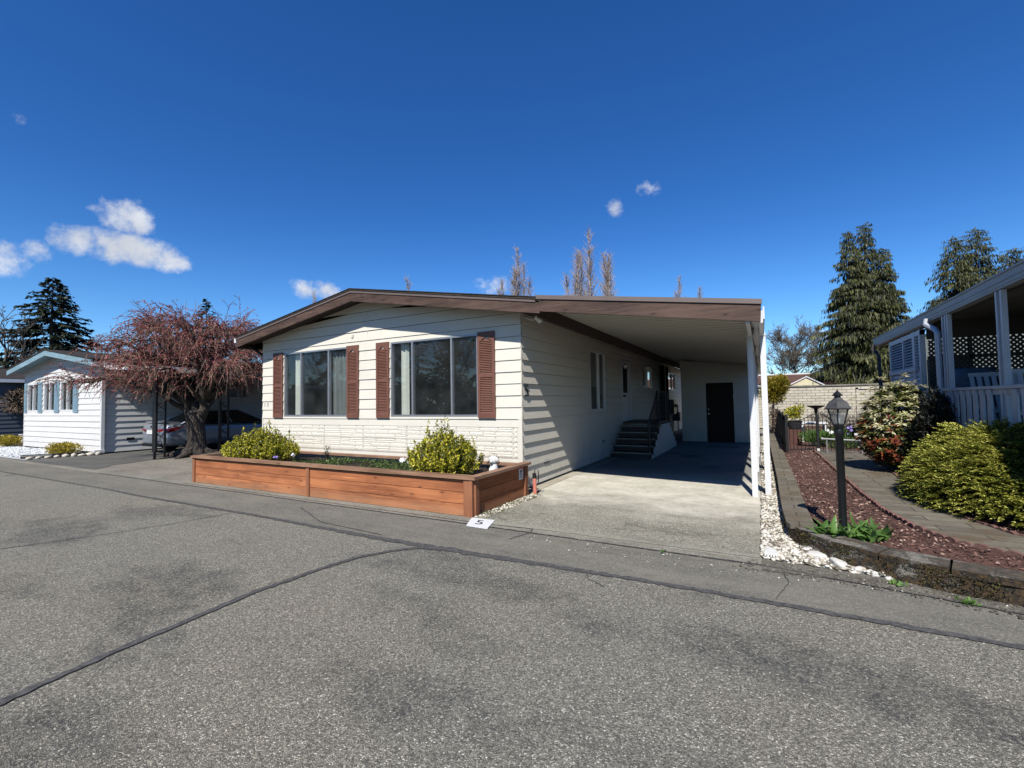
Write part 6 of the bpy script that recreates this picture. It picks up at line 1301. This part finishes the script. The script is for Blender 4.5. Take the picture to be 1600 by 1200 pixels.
# cross wall at the end of the open porch: solid panel with lattice above and beside
mb = MB(); mb.box(2.76, 3.35, 11.27, 11.31, .74, 2.22); mb.build('end_panel', M['rgrey'], PH)
mb = MB(); 
for (a, b, c, d_) in ((2.76, 7.5, 2.60, 2.96), (2.76, 5.6, 2.22, 2.28), (3.33, 3.38, .74, 2.6), (4.5, 4.56, .74, 2.6)): mb.box(a, b, 11.22, 11.265, c, d_)
mb.build('lattice_frame', M['rlattice'], PH)
mb = MB(); s45 = .082
for sgn in (1, -1):
    k = -2.4
    while k < 5.6:
        P0 = []; # diagonal slat clipped to x 2.78..5.6, z .76..2.60
        x0, z0_ = 2.78+k, .76; t0 = max(0, 2.78-x0); t1 = min(5.6-x0, 1.84)
        if t1 > t0+.05:
            xa, xb = x0+t0, x0+t1; za, zb_ = (.76+t0, .76+t1) if sgn > 0 else (2.60-t0, 2.60-t1)
            w = .012; y = 11.25+(.008 if sgn > 0 else 0); mb.prism([(xa-w, y, za+w*sgn), (xa+w, y, za-w*sgn), (xb+w, y, zb_-w*sgn), (xb-w, y, zb_+w*sgn)], (0, .006, 0))
        k += s45
mb.build('lattice', M['rlattice'], PH)
mb = MB(); mb.box(3.12, 5.9, 13.4, 13.45, .2, 2.85); mb.build('added_sunlit_backing', M['rgrey'], PH)  # added wall, catches sun so the lattice gaps look bright
def porch_posts(y, wide, nm='post'):
    for k in ((-.13, -.03, .10) if wide else (-.065, .065)):
        mb = MB(); mb.box(2.675, 2.73, y+k-.024, y+k+.024, .60, 2.86); mb.build('post', M['rwhite'], PH)
porch_posts(9.98, True); porch_posts(8.02, False); porch_posts(5.9, False)
mb = MB(); mb.tube([(2.62, 10.62, 2.90), (2.60, 10.60, 2.80), (2.64, 10.30, 2.68), (2.64, 10.18, 2.60), (2.64, 10.16, .4)], .042, 8); mb.build('downspout', M['rwhite'], PH)
mb = MB(); mb.tube([(2.62, 15.0, 2.90), (2.60, 15.0, 2.75), (2.66, 14.7, 2.6), (2.68, 14.6, .4)], .042, 8); mb.build('downspout', M['rlattice'], PH)
mb = MB(); mb.box(2.65, 2.75, 5.0, 11.25, 1.62, 1.66); mb.box(2.68, 2.72, 5.0, 11.25, 1.545, 1.618); mb.box(2.68, 2.72, 5.0, 11.25, .80, .86); mb.build('porch_rail', M['rwhite'], PH)
y = 5.1
while y < 11.2:
    if min(abs(y-9.98), abs(y-8.02), abs(y-5.9)) > .17: mb = MB(); mb.box(2.655, 2.678, y-.06, y+.06, .76, 1.61); mb.build('baluster', M['rwhite'], PH)
    y += .235
mb = MB(); mb.tube([(3.3, 9.8, 2.93), (3.3, 9.8, 2.62)], .006, 4); mb.lathe([(.02, 0), (.05, -.06), (.06, -.12), (.01, -.16)], (3.3, 9.8, 2.62), 8); mb.build('hanging_lantern', M['iron'], PH)
# covered grill
mb = MB(); G = []; nu, nv = 24, 10
for i in range(nv+1):
    for j in range(nu):
        a = 2*PI*j/nu; sx, sy = .33, .50; f = i/nv; c, s_ = math.cos(a), math.sin(a); e_ = .5; x = math.copysign(abs(c)**e_, c)*sx; yv = math.copysign(abs(s_)**e_, s_)*sy
        k = 1-.10*f-.0*f if i < nv-2 else (1-.10*f)*(.93, .80, .0)[i-(nv-2)]; z = .75+1.24*min(1, f*1.12)+.012*math.sin(a*9)
        G.append((3.14+x*k*(1+.03*math.sin(a*11)), 10.62+yv*k*(1+.02*math.sin(a*13)), z))
mb.add(G, [(i*nu+j, i*nu+(j+1) % nu, (i+1)*nu+(j+1) % nu, (i+1)*nu+j) for i in range(nv) for j in range(nu)]); tag(mb.build('covered_grill', M['cover'], loc=(3.14, 10.62, .74), smooth=True), 'blue-grey vinyl cover over a bulky shape on the porch, left of the chairs', 'covered grill')
def rocker(label, x, y, rz):
    t = thing('porch_chair', label, 'chair', (x, y, .745), 'white slatted porch chairs'); b = np.array([x, y, .745])
    def part(nm, f): mb = MB(); f(mb); V = np.vstack(mb.v)-b; mb.v = [V@np.array([[math.cos(rz), math.sin(rz), 0], [-math.sin(rz), math.cos(rz), 0], [0, 0, 1]])+b]; mb.build(nm, M['rwhite'], t)
    def slab(mb, p, q, w, th): 
        p, q = b+np.array(p), b+np.array(q); d = unit(q-p); s_ = unit(np.cross(d, [0, 1., 0])) if abs(d[1]) < .9 else np.array([1., 0, 0]); mb.prism([p-np.array([0, w/2, 0]), p+np.array([0, w/2, 0]), q+np.array([0, w/2, 0]), q-np.array([0, w/2, 0])], s_*th)
    part('seat', lambda m_: [slab(m_, (.28-.095*i, 0, .40-.02*i), (.20-.095*i, 0, .385-.02*i), .54, .02) for i in range(6)])
    def back(m_):
        for k in range(7): yv = -.255+.085*k; slab(m_, (-.24, yv, .30), (-.52, yv, 1.16-abs(k-3)*.008), .052, .018)
        for (xx, zz) in ((-.30, .52), (-.50, 1.09)): m_.box(b[0]+xx-.03, b[0]+xx-.01, b[1]-.29, b[1]+.29, b[2]+zz, b[2]+zz+.06)
    part('backrest', back)
    for s_ in (-1, 1):
        part('armrest', lambda m_: slab(m_, (.34, s_*.31, .62), (-.36, s_*.31, .64), .10, .022)); part('leg', lambda m_: m_.box(b[0]+.24, b[0]+.29, b[1]+s_*.30-.02, b[1]+s_*.30+.02, b[2]+.03, b[2]+.61)); part('leg', lambda m_: slab(m_, (-.42, s_*.29, .04), (-.28, s_*.29, .46), .04, .05)); part('rocker_runner', lambda m_: m_.tube([(b[0]+.45-.11*i, b[1]+s_*.30, b[2]+.02+.012*(i-4)**2*.25) for i in range(10)], .018, 6))
rocker('white slatted porch chair beside the blue-grey cover, left of the double post', 3.22, 9.45, -PI/2); rocker('white slatted porch chair right of the double post at the photo edge', 3.25, 8.35, -PI/2-.1); rocker('white slatted porch chair farthest back, near the lattice', 4.15, 9.9, -PI/2)

# ================================================================== FAR BACKGROUND
def groundpt(x, y, D): p = pix(x, y, D); return (float(p[0]), float(p[1]), 0.)
b = groundpt(80, 545, 42); conifer('fir_tree', 'broad dark fir behind the white home at the left', b, 13.7, 13.0, M['needle'], 'spruce', dens=1.5)
b = groundpt(322, 545, 60); conifer('fir_tree', 'small dark fir tip poking up behind the weeping tree', b, 15.8, 8.5, M['needle'], 'spruce', dens=.8)
b = groundpt(1352, 600, 36); conifer('cedar_tree', 'tall twin-topped drooping cedar above the block wall', b, 15.4, 10.4, M['cedarl'], 'cedar', ((-.75, -.5, .955), (.45, .3, 1.0), (1.5, .5, .86)), 1.2, .10)
b = groundpt(1526, 600, 33); conifer('cedar_tree', 'drooping cedar rising behind the porch roof at the right', b, 13.7, 13.0, M['cedarl'], 'cedar', ((-.9, -.3, .96), (.5, .3, 1.0), (2.6, 1.0, .88)), 1.25, .12)
bare_tree('bare_tree', 'round-crowned bare grey tree between the carport and the cedar', groundpt(1243, 590, 60), 8.8, 6.2, M['barewood2'], 18, 11, 8, .25, .30, tw=.018, crown0=.35)
bare_tree('bare_tree', 'bare grey pollarded tree at the far left edge', groundpt(8, 590, 38), 8.2, 4.6, M['barek'], 10, 5, 3, .26, .45, tw=.02, crown0=.35)
bare_tree('bare_tree', 'small bare tree just left of the fir beside the white home gable', groundpt(38, 590, 40), 6.3, 3.2, M['barek'], 7, 4, 2, .18, .4, tw=.02, crown0=.4)
for (px, py, D, w, ld, lb) in ((812, 384, 75, 3.6, 5, 'bare poplar second from the tall middle one, left of it over the roof'), (920, 360, 75, 8.4, 9, 'tallest bare poplar group above the middle of the carport roof'), (1060, 430, 95, 3.4, 4, 'narrow bare poplar above the right half of the carport roof'), (1092, 447, 95, 3.0, 3, 'farthest right and shortest bare poplar above the carport roof'), (782, 434, 80, 2.8, 4, 'short bare poplar in front of the small cloud above the roof'), (634, 433, 90, 1.8, 2, 'thin bare poplar tip above the gable right of the ridge'), (491, 456, 90, 2.0, 3, 'thin bare poplar tips in front of the cloud left of the ridge')):
    p = pix(px, py, D); poplar(lb, (float(p[0]), float(p[1]), 0.), float(p[2]), w, ld, D)
# brown-roofed house with a yellow gable beyond the block wall
GH = thing('far_house', 'house with brick-red shingle roof and pale yellow gable beyond the block wall', 'house', (2, 45, 0))
mb = MB(); mb.prism([(-6, 43, 2.6), (-6, 50, 3.72), (-6, 57, 2.6)], (16, 0, 0)); mb.build('roof', M['shingleb'], GH); mb = MB(); mb.box(-6.1, 10.1, 49.8, 50.2, 3.66, 3.80); mb.build('ridge_cap', M['whitep'], GH)
mb = MB(); mb.box(-5.8, 9.8, 43.6, 56, 0, 2.6); mb.build('wall', M['yellow'], GH)
mb = MB(); mb.prism([(1.25, 42, 2.1), (4.6, 42, 2.1), (2.95+.15, 42, 3.02)], (0, 4, 0)); mb.box(1.4, 4.5, 42.05, 43.5, 0, 2.1); mb.build('gable', M['yellow'], GH)
mb = MB(); mb.prism([(1.05, 41.9, 2.02), (3.1, 41.9, 3.12), (4.8, 41.9, 2.1), (4.8, 41.9, 2.18), (3.1, 41.9, 3.20), (1.05, 41.9, 2.10)], (0, .12, 0)); mb.box(-5.9, 1.1, 42.9, 43.0, 2.42, 2.62); mb.build('gable_trim', M['whitep'], GH)
mb = MB(); mb.box(4.7, 5.05, 47, 47.35, 3.3, 4.5); mb.build('chimney', M['whitep'], GH)
# dark hedge tree in front of the blue home at the far left
b = (-34.5, 9.2, 0); mt = bush('spreading_hedge', 'dark brown dense spreading shrub tree in front of the slate blue home', (-32.4, 9.0, 1.3), 1.9, 1.4, 1.9, M['twig'], 5200, .20, .035, .1, lumps=12, stem=False, floor=.1)
mb = MB(); mb.tube([(-32.4, 9.0, 0), (-32.5, 9.0, .9), (-32.2, 9.1, 1.8)], [.14, .12, .06], 8); mb.build('trunk', M['bark'], mt); bush('leaf', '', (-32.4, 9.0, 1.35), 1.8, 1.3, 1.75, M['dkleaf'], 4200, .15, .06, .1, lumps=12, parent=mt, part='dark_leaves')
# across the street (seen mirrored in the front windows)
AH = thing('street_house', 'home with white carport edge across the street, mirrored in the left front window', 'house', (-40, -15, 0)); mb = MB(); mb.box(-52, -37, -24, -14, 0, 3.2); mb.build('wall', M['rgrey'], AH); mb = MB(); mb.box(-37, -29, -20, -12.5, 3.0, 3.3); mb.build('carport_roof', M['whitep'], AH)
for x in (-36.6, -33, -29.4): mb = MB(); mb.box(x, x+.12, -12.9, -12.8, 0, 3.0); mb.build('post', M['whitep'], AH)
spots = [(-16, -20, 9.0), (-20.5, -22, 10.5), (-25, -20, 8.5), (-29, -25, 13), (-34, -26, 11), (-39, -27, 14), (-44, -26, 12), (-50, -27, 14), (-57, -24, 12), (-65, -26, 14)]
for i, (x, y, h_) in enumerate(spots):
    if i < 2: o = conifer('evergreen', 'dark evergreen across the street mirrored in the front windows', (x, y, 0), h_, 6.5, M['needle'], 'spruce', dens=.5); o['group'] = 'evergreens across the street'; protos = protos+[o] if i else [o]
    else: o = copy_tree(protos[i % 2]); o.location = (x, y, 0); o.scale = (1, 1, h_/8.5); o.rotation_euler.z = i*1.3
for i, (x, y) in enumerate(((-19, -25), (-24, -26), (-31, -29), (-42, -30), (-52, -30))):
    if i == 0: bt = bare_tree('bare_street_tree', 'bare tree across the street mirrored in the front windows', (x, y, 0), 13, 9, M['barek'], 16, 8, 5, .25, .5, group='bare trees across the street', tw=.02)
    else: o = copy_tree(bt); o.location = (x, y, 0); o.rotation_euler.z = i*2.1
AF = thing('hedge_row', 'tall clipped evergreen hedge across the street, mirrored in the far windows', 'hedge', (-80, -18, 0)); n = 16000; P = np.column_stack([RNG.uniform(-150, -12, n), RNG.uniform(-17.8, -16.6, n), RNG.uniform(0, 1, n)]); P[:, 2] *= np.where(P[:, 0] < -60, 7.5, 3.6)*(1+.15*np.sin(P[:, 0]*.9)); V, F = leaves(P, rnd(n), rnd(n), .55, .35); fast('foliage', V, F, M['dkleaf'], AF)
